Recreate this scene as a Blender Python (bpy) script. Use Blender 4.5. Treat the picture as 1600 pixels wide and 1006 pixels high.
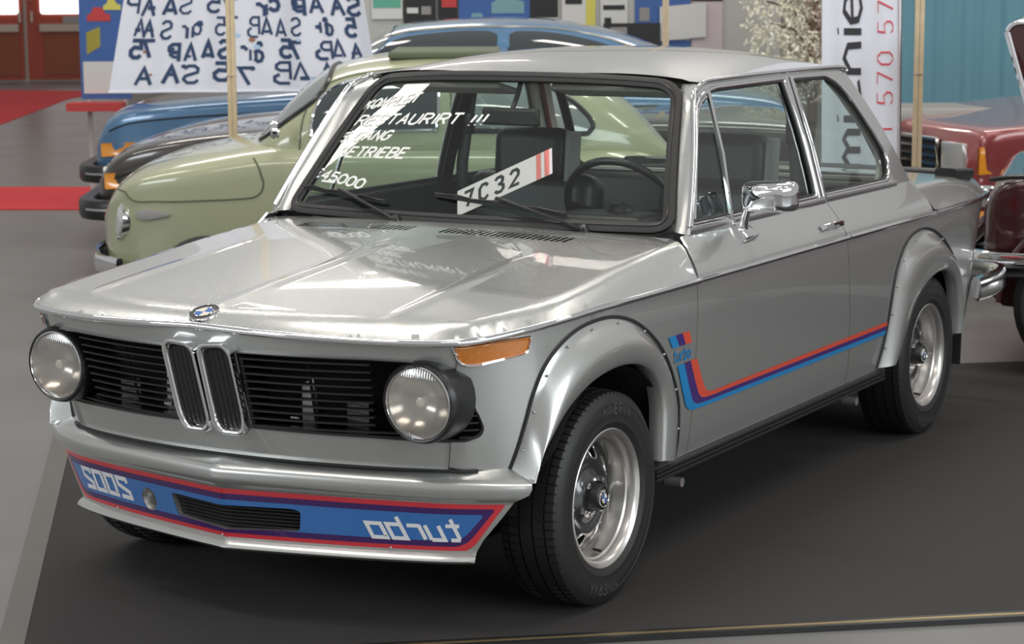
import bpy, bmesh, math, random
from mathutils import Vector, Matrix
from mathutils.geometry import delaunay_2d_cdt
for _o in list(bpy.data.objects): bpy.data.objects.remove(_o)
scene = bpy.context.scene
COL = scene.collection
random.seed(4)
# ---------------- camera ----------------
cd = bpy.data.cameras.new('camera'); cam = bpy.data.objects.new('camera', cd); COL.objects.link(cam)
_f = Vector((.85682, .49157, -.15516)); _r = Vector((.49664, -.86794, -.00614)); 
_f.normalize(); _r = (_r - _f * _r.dot(_f)).normalized(); _u = _r.cross(_f)
cam.matrix_world = Matrix(((_r.x, _u.x, -_f.x, -5.0206), (_r.y, _u.y, -_f.y, -3.3651), (_r.z, _u.z, -_f.z, 1.6437), (0, 0, 0, 1)))
cd.sensor_fit = 'HORIZONTAL'; cd.sensor_width = 36; cd.lens = 3444.7 / 1600 * 36
cd.clip_start = .1; cd.clip_end = 200
cd.dof.use_dof = True; cd.dof.focus_distance = 5.5; cd.dof.aperture_fstop = 9
scene.camera = cam
# ---------------- world, light, exposure ----------------
wd = bpy.data.worlds.new('hall_air'); scene.world = wd; wd.use_nodes = True
wd.node_tree.nodes['Background'].inputs[0].default_value = (.98, .98, .97, 1)
wd.node_tree.nodes['Background'].inputs[1].default_value = .42
scene.view_settings.view_transform = 'Standard'; scene.view_settings.look = 'None'
scene.view_settings.exposure = 0.0; scene.view_settings.gamma = 1; scene.view_settings.use_curve_mapping = False
def area_light(name, loc, target, sx, sy, power, col=(1, .93, .85)):
    l = bpy.data.lights.new(name, 'AREA'); l.shape = 'RECTANGLE'; l.size = sx; l.size_y = sy; l.energy = power; l.color = col
    o = bpy.data.objects.new(name, l); COL.objects.link(o); o.location = loc
    o.rotation_euler = (Vector(target) - Vector(loc)).to_track_quat('-Z', 'Y').to_euler(); return o
# assumed area lights for unseen ceiling lamps and window daylight; neither is modelled
for _i, (_x, _y) in enumerate([(-3.5, -4.5), (-3.5, 1), (1.5, -4.5), (1.5, 1), (6.5, -4.5), (6.5, 1), (6.5, 6.5), (1.5, 6.5), (13, 3), (13, 9)]):
    area_light('assumed_lamp_light', (_x, _y, 6.3), (_x, _y, 0), .5, 3.2, 95)
area_light('assumed_window_light', (-9, 5.5, 4.4), (0, 0, .6), 7, 1.6, 330, (.9, .96, 1))  # assumed daylight for the bright highlights
area_light('assumed_window_light', (-1, -11, 3.6), (.8, 0, .6), 11, 3.0, 620, (.9, .97, 1))  # added light brightening the coupe's left side

# ---------- the car's surfaces (x rearward from front axle, w = half width, z up) ----------
def lerp(a, b, t): return a + (b - a) * t
def clamp(t, a=0., b=1.): return max(a, min(b, t))
def sstep(a, b, x):
    t = clamp((x - a) / (b - a)); return t * t * (3 - 2 * t)
def interp(tab, x):
    if x <= tab[0][0]: return tab[0][1]
    for (a, fa), (b, fb) in zip(tab, tab[1:]):
        if x <= b: return fa + (fb - fa) * (x - a) / (b - a)
    return tab[-1][1]
def smooth_tab(tab, x):
    # Catmull-Rom through table points
    n = len(tab)
    if x <= tab[0][0]: return tab[0][1]
    if x >= tab[-1][0]: return tab[-1][1]
    for i in range(n - 1):
        if x <= tab[i + 1][0]:
            x0, y0 = tab[i]; x1, y1 = tab[i + 1]
            m0 = (y1 - tab[i - 1][1]) / (x1 - tab[i - 1][0]) if i > 0 else (y1 - y0) / (x1 - x0)
            m1 = (tab[i + 2][1] - y0) / (tab[i + 2][0] - x0) if i + 2 < n else (y1 - y0) / (x1 - x0)
            h = x1 - x0; t = (x - x0) / h
            return ((2*t**3 - 3*t*t + 1) * y0 + (t**3 - 2*t*t + t) * h * m0 + (-2*t**3 + 3*t*t) * y1 + (t**3 - t*t) * h * m1)
def catmull(pts, n=10, closed=False):
    out = []; m = len(pts)
    rng = range(m if closed else m - 1)
    for i in rng:
        p0 = pts[(i - 1) % m] if (closed or i > 0) else pts[i]
        p1 = pts[i]; p2 = pts[(i + 1) % m]
        p3 = pts[(i + 2) % m] if (closed or i + 2 < m) else p2
        for k in range(n):
            t = k / n
            out.append(tuple(.5 * (2*b + (c - a) * t + (2*a - 5*b + 4*c - d) * t*t + (3*b - a - 3*c + d) * t**3) for a, b, c, d in zip(p0, p1, p2, p3)))
    if not closed: out.append(tuple(pts[-1]))
    return out
PLAN0 = [(-.742,0),(-.737,.12),(-.721,.25),(-.692,.38),(-.655,.50),(-.612,.60),(-.578,.652),(-.535,.688),(-.48,.712),(-.41,.738),(-.32,.763),(-.2,.780),(0,.789),(.25,.793),(.5,.795),(1.1,.796),(1.7,.796),(2.3,.795),(2.6,.793),(2.9,.785),(3.1,.766),(3.24,.735),(3.32,.69),(3.365,.60),(3.38,.4),(3.385,0)]
PLAN = catmull(PLAN0, 12)
PU = [0.]
for _a, _b in zip(PLAN, PLAN[1:]): PU.append(PU[-1] + math.hypot(_b[0] - _a[0], _b[1] - _a[1]))
_k = min(range(len(PLAN)), key=lambda i: abs(PLAN[i][0] - .5)); _off = PU[_k] - .5
PU = [p - _off for p in PU]
U0, U1 = PU[0], PU[-1]
def plan(u):
    """point and outward normal of the belt-line plan curve at arc length u (u = x along the doors)"""
    if u <= PU[0]: i = 0
    elif u >= PU[-1]: i = len(PU) - 2
    else:
        lo, hi = 0, len(PU) - 1
        while hi - lo > 1:
            m = (lo + hi) // 2
            if PU[m] <= u: lo = m
            else: hi = m
        i = lo
    t = (u - PU[i]) / (PU[i + 1] - PU[i]); t = clamp(t)
    a, b = PLAN[i], PLAN[i + 1]
    def tang(j):
        p, q = PLAN[max(0, j - 1)], PLAN[min(len(PLAN) - 1, j + 1)]
        d = math.hypot(q[0] - p[0], q[1] - p[1]); return ((q[0] - p[0]) / d, (q[1] - p[1]) / d)
    ta, tb = tang(i), tang(i + 1); tx, tw = lerp(ta[0], tb[0], t), lerp(ta[1], tb[1], t)
    d = math.hypot(tx, tw)
    return lerp(a[0], b[0], t), lerp(a[1], b[1], t), -tw / d, tx / d
def u_of_x(x):
    lo, hi = U0, U1
    for _ in range(50):
        m = (lo + hi) / 2
        if plan(m)[0] < x: lo = m
        else: hi = m
    return lo
BZ = [(-1.5,.796),(-1.3,.795),(-1.1,.788),(-.9,.781),(-.75,.777),(-.6,.776),(-.5,.780),(-.4,.787),(-.25,.796),(-.1,.801),(.1,.803),(4.2,.803)]
def belt(u): return smooth_tab(BZ, u)
SIDE = [(.20,.075),(.26,.05),(.31,.034),(.38,.020),(.46,.011),(.56,.005),(.66,.003),(.74,.004),(.79,.007),(.803,.008)]
def inset(u, z):
    s = smooth_tab(SIDE, z)
    f = .012 + max(0., .785 - z) * .30
    r = .010 + max(0., .79 - z) * .16
    b = sstep(-.62, -.30, u)
    v = lerp(f, s, b)
    return lerp(v, r, sstep(2.9, 3.3, u))
SH = [(.803,.004),(.83,.016),(.86,.034),(.89,.055),(.92,.080),(.94,.098)]
def body(u, z):
    """lower body skin: (x, w, z)"""
    x, w, nx, nw = plan(u)
    bz = belt(u); d = inset(u, z) if z <= bz else smooth_tab(SH, z + .803 - bz)
    return x - nx * d, w - nw * d, z
def w_green(x, z):
    t = (z - .915) / .413
    return lerp(.716, .588, t) + .010 * math.sin(math.pi * clamp(t)) - .05 * sstep(2.2, 3.0, x) * 1
ZC = [(-.742,.799),(-.725,.812),(-.69,.8235),(-.586,.834),(-.364,.858),(-.065,.886),(.187,.909),(.45,.926),(.7,.932)]
def edge_dist(x, w):
    best = 9; bi = 0
    for i in range(0, len(PLAN), 2):
        d = (PLAN[i][0] - x) ** 2 + (PLAN[i][1] - w) ** 2
        if d < best: best, bi = d, i
    res = 9; nn = (0, 1); ub = 0
    for i in range(max(0, bi - 3), min(len(PLAN) - 1, bi + 3)):
        (ax, aw), (bx, bw) = PLAN[i], PLAN[i + 1]
        dx, dw = bx - ax, bw - aw; t = clamp(((x - ax) * dx + (w - aw) * dw) / (dx * dx + dw * dw))
        px, pw = ax + dx * t, aw + dw * t; d = math.hypot(x - px, w - pw)
        if d < res:
            l = math.hypot(dx, dw); res = d; nn = (-dw / l, dx / l); ub = PU[i]
            sg = (x - px) * nn[0] + (w - pw) * nn[1]
    return (res if sg <= 0 else -res), nn, ub
def hood_z(x, y):
    w = abs(y)
    e, n, ub = edge_dist(x, w); bz = belt(ub)
    fr = sstep(.5, .95, -n[0])
    top = smooth_tab(ZC, x) - .030 * (w / .75) ** 2
    top += .007 * math.exp(-(w / .011) ** 2) * sstep(-.70, -.62, x) * (1 - sstep(.13, .22, x))
    c = .46 - .028 * x
    top += .004 * math.exp(-((w - c) / .012) ** 2) * sstep(-.66, -.5, x) * (1 - sstep(.05, .25, x))
    e = max(e, 0)
    side = bz + .003 + 1.42 * e - 2.0 * e * e if e < .3 else 1.06
    front = bz + .003 + .62 * e - .6 * e * e if e < .4 else .96
    ed = lerp(side, front, fr)
    k = lerp(.016, .02, fr)
    h = clamp(.5 + .5 * (ed - top) / k)
    return lerp(ed, top, h) - k * h * (1 - h)
RC = [(.80,1.325),(.865,1.348),(.92,1.366),(1.0,1.384),(1.15,1.401),(1.35,1.410),(1.6,1.410),(1.85,1.400),(2.02,1.378),(2.12,1.352),(2.2,1.325)]
def roof_z(x, y):
    w = abs(y); zc = smooth_tab(RC, x)
    return 1.326 + (zc - 1.326) * (1 - clamp(w / .588) ** 2.8)
def ws(s, t):
    """windscreen: s -1..1 across (car right = +), t 0..1 up"""
    hw = lerp(.668, .535, t) ; a = abs(s)
    x = lerp(.497 + .112 * s * s, .868 + .07 * s * s, t) - .012 * math.sin(math.pi * t)
    z = lerp(.926 - .004 * s * s, 1.342 - .021 * a ** 2.5, t)
    return x, s * hw, z
def rw(s, t):
    """rear window"""
    hw = lerp(.635, .545, t)
    x = lerp(2.56 - .10 * s * s, 2.15 - .05 * s * s, t) + .02 * math.sin(math.pi * t)
    return x, s * hw, lerp(.915, 1.335 - .02 * s * s, t)

# ---------------- materials ----------------
MATS = {}
def mat(name, col, rough=.5, metal=0., coat=0., spec=.5, emit=None, noise=0., nscale=60., bump=0., trans=0., sheen=0.):
    m = bpy.data.materials.new(name); m.use_nodes = True; nt = m.node_tree; b = nt.nodes['Principled BSDF']
    b.inputs['Base Color'].default_value = (*col, 1); b.inputs['Roughness'].default_value = rough; b.inputs['Metallic'].default_value = metal
    b.inputs['Coat Weight'].default_value = coat; b.inputs['Coat Roughness'].default_value = .03; b.inputs['Specular IOR Level'].default_value = spec
    if trans: b.inputs['Transmission Weight'].default_value = trans
    if emit: b.inputs['Emission Color'].default_value = (*emit[0], 1); b.inputs['Emission Strength'].default_value = emit[1]
    if noise or bump:
        tc = nt.nodes.new('ShaderNodeTexCoord'); n = nt.nodes.new('ShaderNodeTexNoise'); n.inputs['Scale'].default_value = nscale; n.inputs['Detail'].default_value = 4
        nt.links.new(tc.outputs['Object'], n.inputs['Vector'])
        if noise:
            mx = nt.nodes.new('ShaderNodeMix'); mx.data_type = 'RGBA'
            mx.inputs[6].default_value = (*[c * (1 - noise) for c in col], 1); mx.inputs[7].default_value = (*[min(1, c * (1 + noise)) for c in col], 1)
            nt.links.new(n.outputs['Fac'], mx.inputs[0]); nt.links.new(mx.outputs[2], b.inputs['Base Color'])
        if bump:
            bp = nt.nodes.new('ShaderNodeBump'); bp.inputs['Strength'].default_value = bump; bp.inputs['Distance'].default_value = .002
            nt.links.new(n.outputs['Fac'], bp.inputs['Height']); nt.links.new(bp.outputs['Normal'], b.inputs['Normal'])
    MATS[name] = m; return m
def glass_mat(name, tint, refl=1.0, f0=.04, haze=0.):
    m = bpy.data.materials.new(name); m.use_nodes = True; nt = m.node_tree; nt.nodes.clear()
    out = nt.nodes.new('ShaderNodeOutputMaterial'); mix = nt.nodes.new('ShaderNodeMixShader'); tr = nt.nodes.new('ShaderNodeBsdfTransparent')
    gl = nt.nodes.new('ShaderNodeBsdfGlossy'); lw = nt.nodes.new('ShaderNodeLayerWeight'); lw.inputs['Blend'].default_value = .5
    pw = nt.nodes.new('ShaderNodeMath'); pw.operation = 'POWER'; pw.inputs[1].default_value = 5; ma = nt.nodes.new('ShaderNodeMath'); ma.operation = 'MULTIPLY_ADD'; ma.inputs[1].default_value = 1 - f0; ma.inputs[2].default_value = f0
    tr.inputs[0].default_value = (*tint, 1); gl.inputs['Roughness'].default_value = .01; gl.inputs[0].default_value = (refl, refl, refl, 1)
    nt.links.new(lw.outputs['Facing'], pw.inputs[0]); nt.links.new(pw.outputs[0], ma.inputs[0]); nt.links.new(ma.outputs[0], mix.inputs[0])
    base = tr.outputs[0]
    if haze:
        df = nt.nodes.new('ShaderNodeBsdfDiffuse'); df.inputs[0].default_value = (.85, .83, .78, 1); m2 = nt.nodes.new('ShaderNodeMixShader'); m2.inputs[0].default_value = haze
        nt.links.new(tr.outputs[0], m2.inputs[1]); nt.links.new(df.outputs[0], m2.inputs[2]); base = m2.outputs[0]
    nt.links.new(base, mix.inputs[1]); nt.links.new(gl.outputs[0], mix.inputs[2]); nt.links.new(mix.outputs[0], out.inputs[0])
    MATS[name] = m; return m
mat('silver', (.52, .53, .515), .27, .70, 1., noise=.03, nscale=900)
mat('silver_satin', (.48, .48, .47), .36, .75, .5)
mat('chrome', (.86, .86, .88), .05, 1.)
mat('rubber', (.018, .018, .019), .55, bump=.05)
mat('rubber_gloss', (.02, .02, .021), .28)
mat('tyre', (.014, .014, .0145), .52, noise=.12, nscale=40)
mat('tyre_letter', (.05, .05, .052), .5)
mat('black_plastic', (.015, .015, .016), .35)
mat('black_matte', (.012, .012, .012), .8)
mat('dark_void', (.006, .006, .006), .9)
mat('rim_silver', (.60, .58, .56), .30, .85, .3)
mat('rim_dark', (.085, .085, .088), .25, .7, .6)
mat('leather', (.022, .022, .024), .42, noise=.1, nscale=120, bump=.08)
mat('leather_grey', (.30, .29, .28), .5)
mat('headliner', (.62, .60, .55), .8, noise=.05, nscale=90)
mat('red_reflection', (.28, .055, .03), .45)
mat('lens_glass', (.78, .76, .70), .12, 0, 1., spec=.6, bump=.0)
mat('reflector', (.50, .47, .44), .2, 1.)
mat('amber', (.55, .17, .008), .15, 0, 1., noise=.25, nscale=120)
mat('amber_far', (.80, .30, .02), .2, 0, 1.)
mat('decal_red', (.60, .035, .05), .3, 0, .6)
mat('decal_purple', (.045, .012, .11), .3, 0, .6)
mat('decal_blue', (.035, .15, .43), .3, 0, .6)
mat('side_red', (.62, .075, .04), .3, 0, .6)
mat('side_purple', (.05, .02, .15), .3, 0, .6)
mat('side_blue', (.01, .20, .48), .3, 0, .6)
mat('decal_white', (.74, .74, .76), .3, 0, .6)
mat('roundel_blue', (.015, .12, .42), .2, 0, 1.)
mat('roundel_white', (.80, .74, .62), .2, 0, 1.)
mat('paper', (.80, .72, .74), .6)
mat('paper_red', (.80, .22, .20), .6)
mat('ink', (.02, .02, .025), .6)
mat('chalk', (.85, .85, .83), .7)
mat('galvanised', (.55, .50, .50), .35, .8, noise=.2, nscale=30)
glass_mat('lamp_lens', (.84, .82, .78), .95, .11, .16)
mat('moulding', (.72, .73, .74), .22, .9)
glass_mat('glass', (.88, .94, .91), .95, .05)
glass_mat('glass_side', (.70, .80, .78), .95, .06)

# ---------------- mesh helpers ----------------
def link(name, me, parent=None, m=None):
    o = bpy.data.objects.new(name, me); COL.objects.link(o)
    if parent is not None: o.parent = parent
    if m is not None and me is not None: me.materials.append(MATS[m] if isinstance(m, str) else m)
    return o
def mesh(name, vs, fs, m, parent=None, smooth=True, sharp=38, recalc=False, solid=0., bevel=0.):
    me = bpy.data.meshes.new(name); me.from_pydata([tuple(v) for v in vs], [], fs); me.validate()
    if recalc or solid or bevel:
        bm = bmesh.new(); bm.from_mesh(me)
        if recalc: bmesh.ops.remove_doubles(bm, verts=bm.verts, dist=1e-5); bmesh.ops.recalc_face_normals(bm, faces=bm.faces)
        if solid: bmesh.ops.solidify(bm, geom=bm.faces[:], thickness=solid)
        if bevel: bmesh.ops.bevel(bm, geom=[e for e in bm.edges if len(e.link_faces) == 2 and e.calc_face_angle(0) > .6], offset=bevel, segments=2, affect='EDGES', profile=.6)
        bm.to_mesh(me); bm.free()
    if smooth:
        me.polygons.foreach_set('use_smooth', [True] * len(me.polygons)); me.set_sharp_from_angle(angle=math.radians(sharp))
    return link(name, me, parent, m)
def thing(name, label, cat, loc=(0, 0, 0), rz=0., group=None):
    o = bpy.data.objects.new(name, None); COL.objects.link(o); o.location = loc; o.rotation_euler = (0, 0, rz); o.empty_display_size = .2
    o['label'] = label; o['category'] = cat
    if group: o['group'] = group
    return o
def tag(o, label, cat, group=None):
    o['label'] = label; o['category'] = cat
    if group: o['group'] = group
    return o
def struct(o): o['kind'] = 'structure'; return o
def resample(poly, sp, closed=True):
    out = []; n = len(poly)
    for i in range(n if closed else n - 1):
        a = poly[i]; b = poly[(i + 1) % n]; d = math.dist(a, b); k = max(1, int(math.ceil(d / sp)))
        for j in range(k): out.append(tuple(lerp(p, q, j / k) for p, q in zip(a, b)))
    if not closed: out.append(tuple(poly[-1]))
    return out
def inpoly(p, poly):
    x, y = p; c = False; j = len(poly) - 1
    for i in range(len(poly)):
        xi, yi = poly[i]; xj, yj = poly[j]
        if (yi > y) != (yj > y) and x < (xj - xi) * (y - yi) / (yj - yi) + xi: c = not c
        j = i
    return c
def round_poly(pts, r, n=5):
    """round the corners of a 2D polygon; r is a number or list"""
    out = []; m = len(pts)
    for i in range(m):
        p = Vector(pts[i]); a = Vector(pts[i - 1]); b = Vector(pts[(i + 1) % m]); rr = r[i] if isinstance(r, (list, tuple)) else r
        da = (a - p); db = (b - p); rr = min(rr, da.length * .49, db.length * .49)
        if rr <= 0: out.append(tuple(p)); continue
        pa = p + da.normalized() * rr; pb = p + db.normalized() * rr
        for k in range(n + 1):
            t = k / n; out.append(tuple(pa * (1 - t) ** 2 + p * 2 * t * (1 - t) + pb * t * t))
    return out
def tri2d(outline, holes, sp):
    loops = [resample(outline, sp)] + [resample(h, sp) for h in holes]
    vs = []; es = []
    for lp in loops:
        o = len(vs); vs += lp; es += [(o + i, o + (i + 1) % len(lp)) for i in range(len(lp))]
    bpts = list(vs)
    x0, x1 = min(p[0] for p in loops[0]), max(p[0] for p in loops[0]); y0, y1 = min(p[1] for p in loops[0]), max(p[1] for p in loops[0])
    cell = {}
    for p in bpts: cell.setdefault((int(p[0] // sp), int(p[1] // sp)), []).append(p)
    nx = int((x1 - x0) / sp) + 1; ny = int((y1 - y0) / sp) + 1
    for i in range(nx + 1):
        for j in range(ny + 1):
            p = (x0 + (i + .5 * (j % 2)) * sp, y0 + j * sp * .9)
            ci, cj = int(p[0] // sp), int(p[1] // sp); ok = True
            for di in (-1, 0, 1):
                for dj in (-1, 0, 1):
                    for q in cell.get((ci + di, cj + dj), ()):
                        if (p[0] - q[0]) ** 2 + (p[1] - q[1]) ** 2 < (.45 * sp) ** 2: ok = False
            if ok and inpoly(p, loops[0]) and not any(inpoly(p, h) for h in loops[1:]): vs.append(p)
    r = delaunay_2d_cdt([Vector(v) for v in vs], es, [], 0, 1e-7)
    V = [tuple(v) for v in r[0]]; F = []
    for f in r[2]:
        c = (sum(V[i][0] for i in f) / len(f), sum(V[i][1] for i in f) / len(f))
        if inpoly(c, loops[0]) and not any(inpoly(c, h) for h in loops[1:]): F.append(tuple(f))
    return V, F
def panel(name, outline, holes, f, sp, m, parent=None, solid=0., flip=False, sharp=45):
    V, F = tri2d(outline, holes, sp)
    if flip: F = [t[::-1] for t in F]
    used = sorted({i for t in F for i in t}); mp = {o: k for k, o in enumerate(used)}
    vs = [Vector(f(*V[i])) for i in used]; F = [tuple(mp[i] for i in t) for t in F]
    if solid:   # folded edge: a short return flange round every border
        nr = [Vector((0, 0, 0)) for _ in vs]; cnt = {}
        for t in F:
            n = (vs[t[1]] - vs[t[0]]).cross(vs[t[2]] - vs[t[0]])
            for i in t: nr[i] += n
            for a, b in zip(t, t[1:] + t[:1]): cnt[(a, b)] = 1
        new = {}
        for (a, b) in list(cnt):
            if (b, a) in cnt: continue
            for i in (a, b):
                if i not in new: new[i] = len(vs); vs.append(vs[i] - nr[i].normalized() * solid * 2.5)
            F.append((b, a, new[a], new[b]))
    return mesh(name, vs, F, m, parent, sharp=sharp)
def tube(name, path, r, m, parent=None, seg=8, closed=False, flat=None, up=(0, 0, 1), caps=True):
    """round (or flat=(w,h) elliptical/rect) sweep along a 3D path; r may be a list"""
    P = [Vector(p) for p in path]; n = len(P); vs = []; fs = []
    up = Vector(up)
    for i in range(n):
        a = P[i - 1] if (closed or i > 0) else P[i]; b = P[(i + 1) % n] if (closed or i < n - 1) else P[i]
        t = (b - a).normalized(); s = t.cross(up)
        if s.length < 1e-4: s = t.cross(Vector((1, 0, 0)))
        s.normalize(); q = s.cross(t).normalized(); rr = r[i] if isinstance(r, (list, tuple)) else r
        for k in range(seg):
            an = 2 * math.pi * (k + .5) / seg
            if flat:
                c, sn = math.cos(an), math.sin(an); e = .5
                cx = math.copysign(abs(c) ** e, c) * flat[0]; cy = math.copysign(abs(sn) ** e, sn) * flat[1]
                vs.append(P[i] + s * cx + q * cy)
            else: vs.append(P[i] + s * math.cos(an) * rr + q * math.sin(an) * rr)
    for i in range(n if closed else n - 1):
        for k in range(seg):
            a = i * seg + k; b = i * seg + (k + 1) % seg; c = ((i + 1) % n) * seg + (k + 1) % seg; d = ((i + 1) % n) * seg + k
            fs.append((a, b, c, d))
    if caps and not closed: fs.append(tuple(range(seg))[::-1]); fs.append(tuple((n - 1) * seg + k for k in range(seg)))
    return mesh(name, vs, fs, m, parent, sharp=50, recalc=True)
def lathe_data(prof, seg=48, fmap=None):
    """prof: (axial, radius); axis = local +y outward ... returns verts in (a, r cos, r sin)"""
    vs = []; fs = []; n = len(prof)
    for k in range(seg):
        an = 2 * math.pi * k / seg
        for (a, r) in prof: vs.append((a, r * math.cos(an), r * math.sin(an)))
    for k in range(seg):
        for i in range(n - 1):
            fs.append((k * n + i, k * n + i + 1, ((k + 1) % seg) * n + i + 1, ((k + 1) % seg) * n + i))
    return vs, fs
def lathe(name, prof, m, parent, org, axis, seg=48, sharp=35):
    vs, fs = lathe_data(prof, seg)
    ax = Vector(axis).normalized(); s = ax.cross(Vector((0, 0, 1)));
    if s.length < 1e-3: s = Vector((1, 0, 0))
    s.normalize(); q = s.cross(ax); o = Vector(org)
    return mesh(name, [o + ax * a + s * b + q * c for a, b, c in vs], fs, m, parent, sharp=sharp, recalc=True)
def box(name, lo, hi, m, parent=None, bevel=0., rot=None, pivot=None):
    vs = [(x, y, z) for x in (lo[0], hi[0]) for y in (lo[1], hi[1]) for z in (lo[2], hi[2])]
    fs = [(0, 1, 3, 2), (4, 6, 7, 5), (0, 4, 5, 1), (2, 3, 7, 6), (0, 2, 6, 4), (1, 5, 7, 3)]
    if rot is not None:
        pv = Vector(pivot if pivot else [(a + b) / 2 for a, b in zip(lo, hi)]); vs = [pv + rot @ (Vector(v) - pv) for v in vs]
    return mesh(name, vs, fs, m, parent, bevel=bevel, recalc=True)
def prism(name, poly, d0, d1, fmap, m, parent=None, bevel=0.):
    """extrude 2D polygon between depths; fmap(a,b,d)->3D"""
    n = len(poly); vs = [fmap(a, b, d0) for a, b in poly] + [fmap(a, b, d1) for a, b in poly]
    fs = [tuple(range(n))[::-1], tuple(range(n, 2 * n))] + [(i, (i + 1) % n, n + (i + 1) % n, n + i) for i in range(n)]
    return mesh(name, vs, fs, m, parent, bevel=bevel, recalc=True)
def strip(name, A, B, m, parent=None, flip=False):
    n = len(A); return mesh(name, list(A) + list(B), [((i, i + 1, n + i + 1, n + i) if not flip else (i, n + i, n + i + 1, i + 1)) for i in range(n - 1)], m, parent)
def sphere_bits(name, pts, r, m, parent, nrm=None):
    for p in pts:
        bm = bmesh.new(); bmesh.ops.create_icosphere(bm, subdivisions=1, radius=r); me = bpy.data.meshes.new(name); bm.to_mesh(me); bm.free()
        for v in me.vertices: v.co += Vector(p)
        me.polygons.foreach_set('use_smooth', [True] * len(me.polygons)); link(name, me, parent, m)
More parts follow.
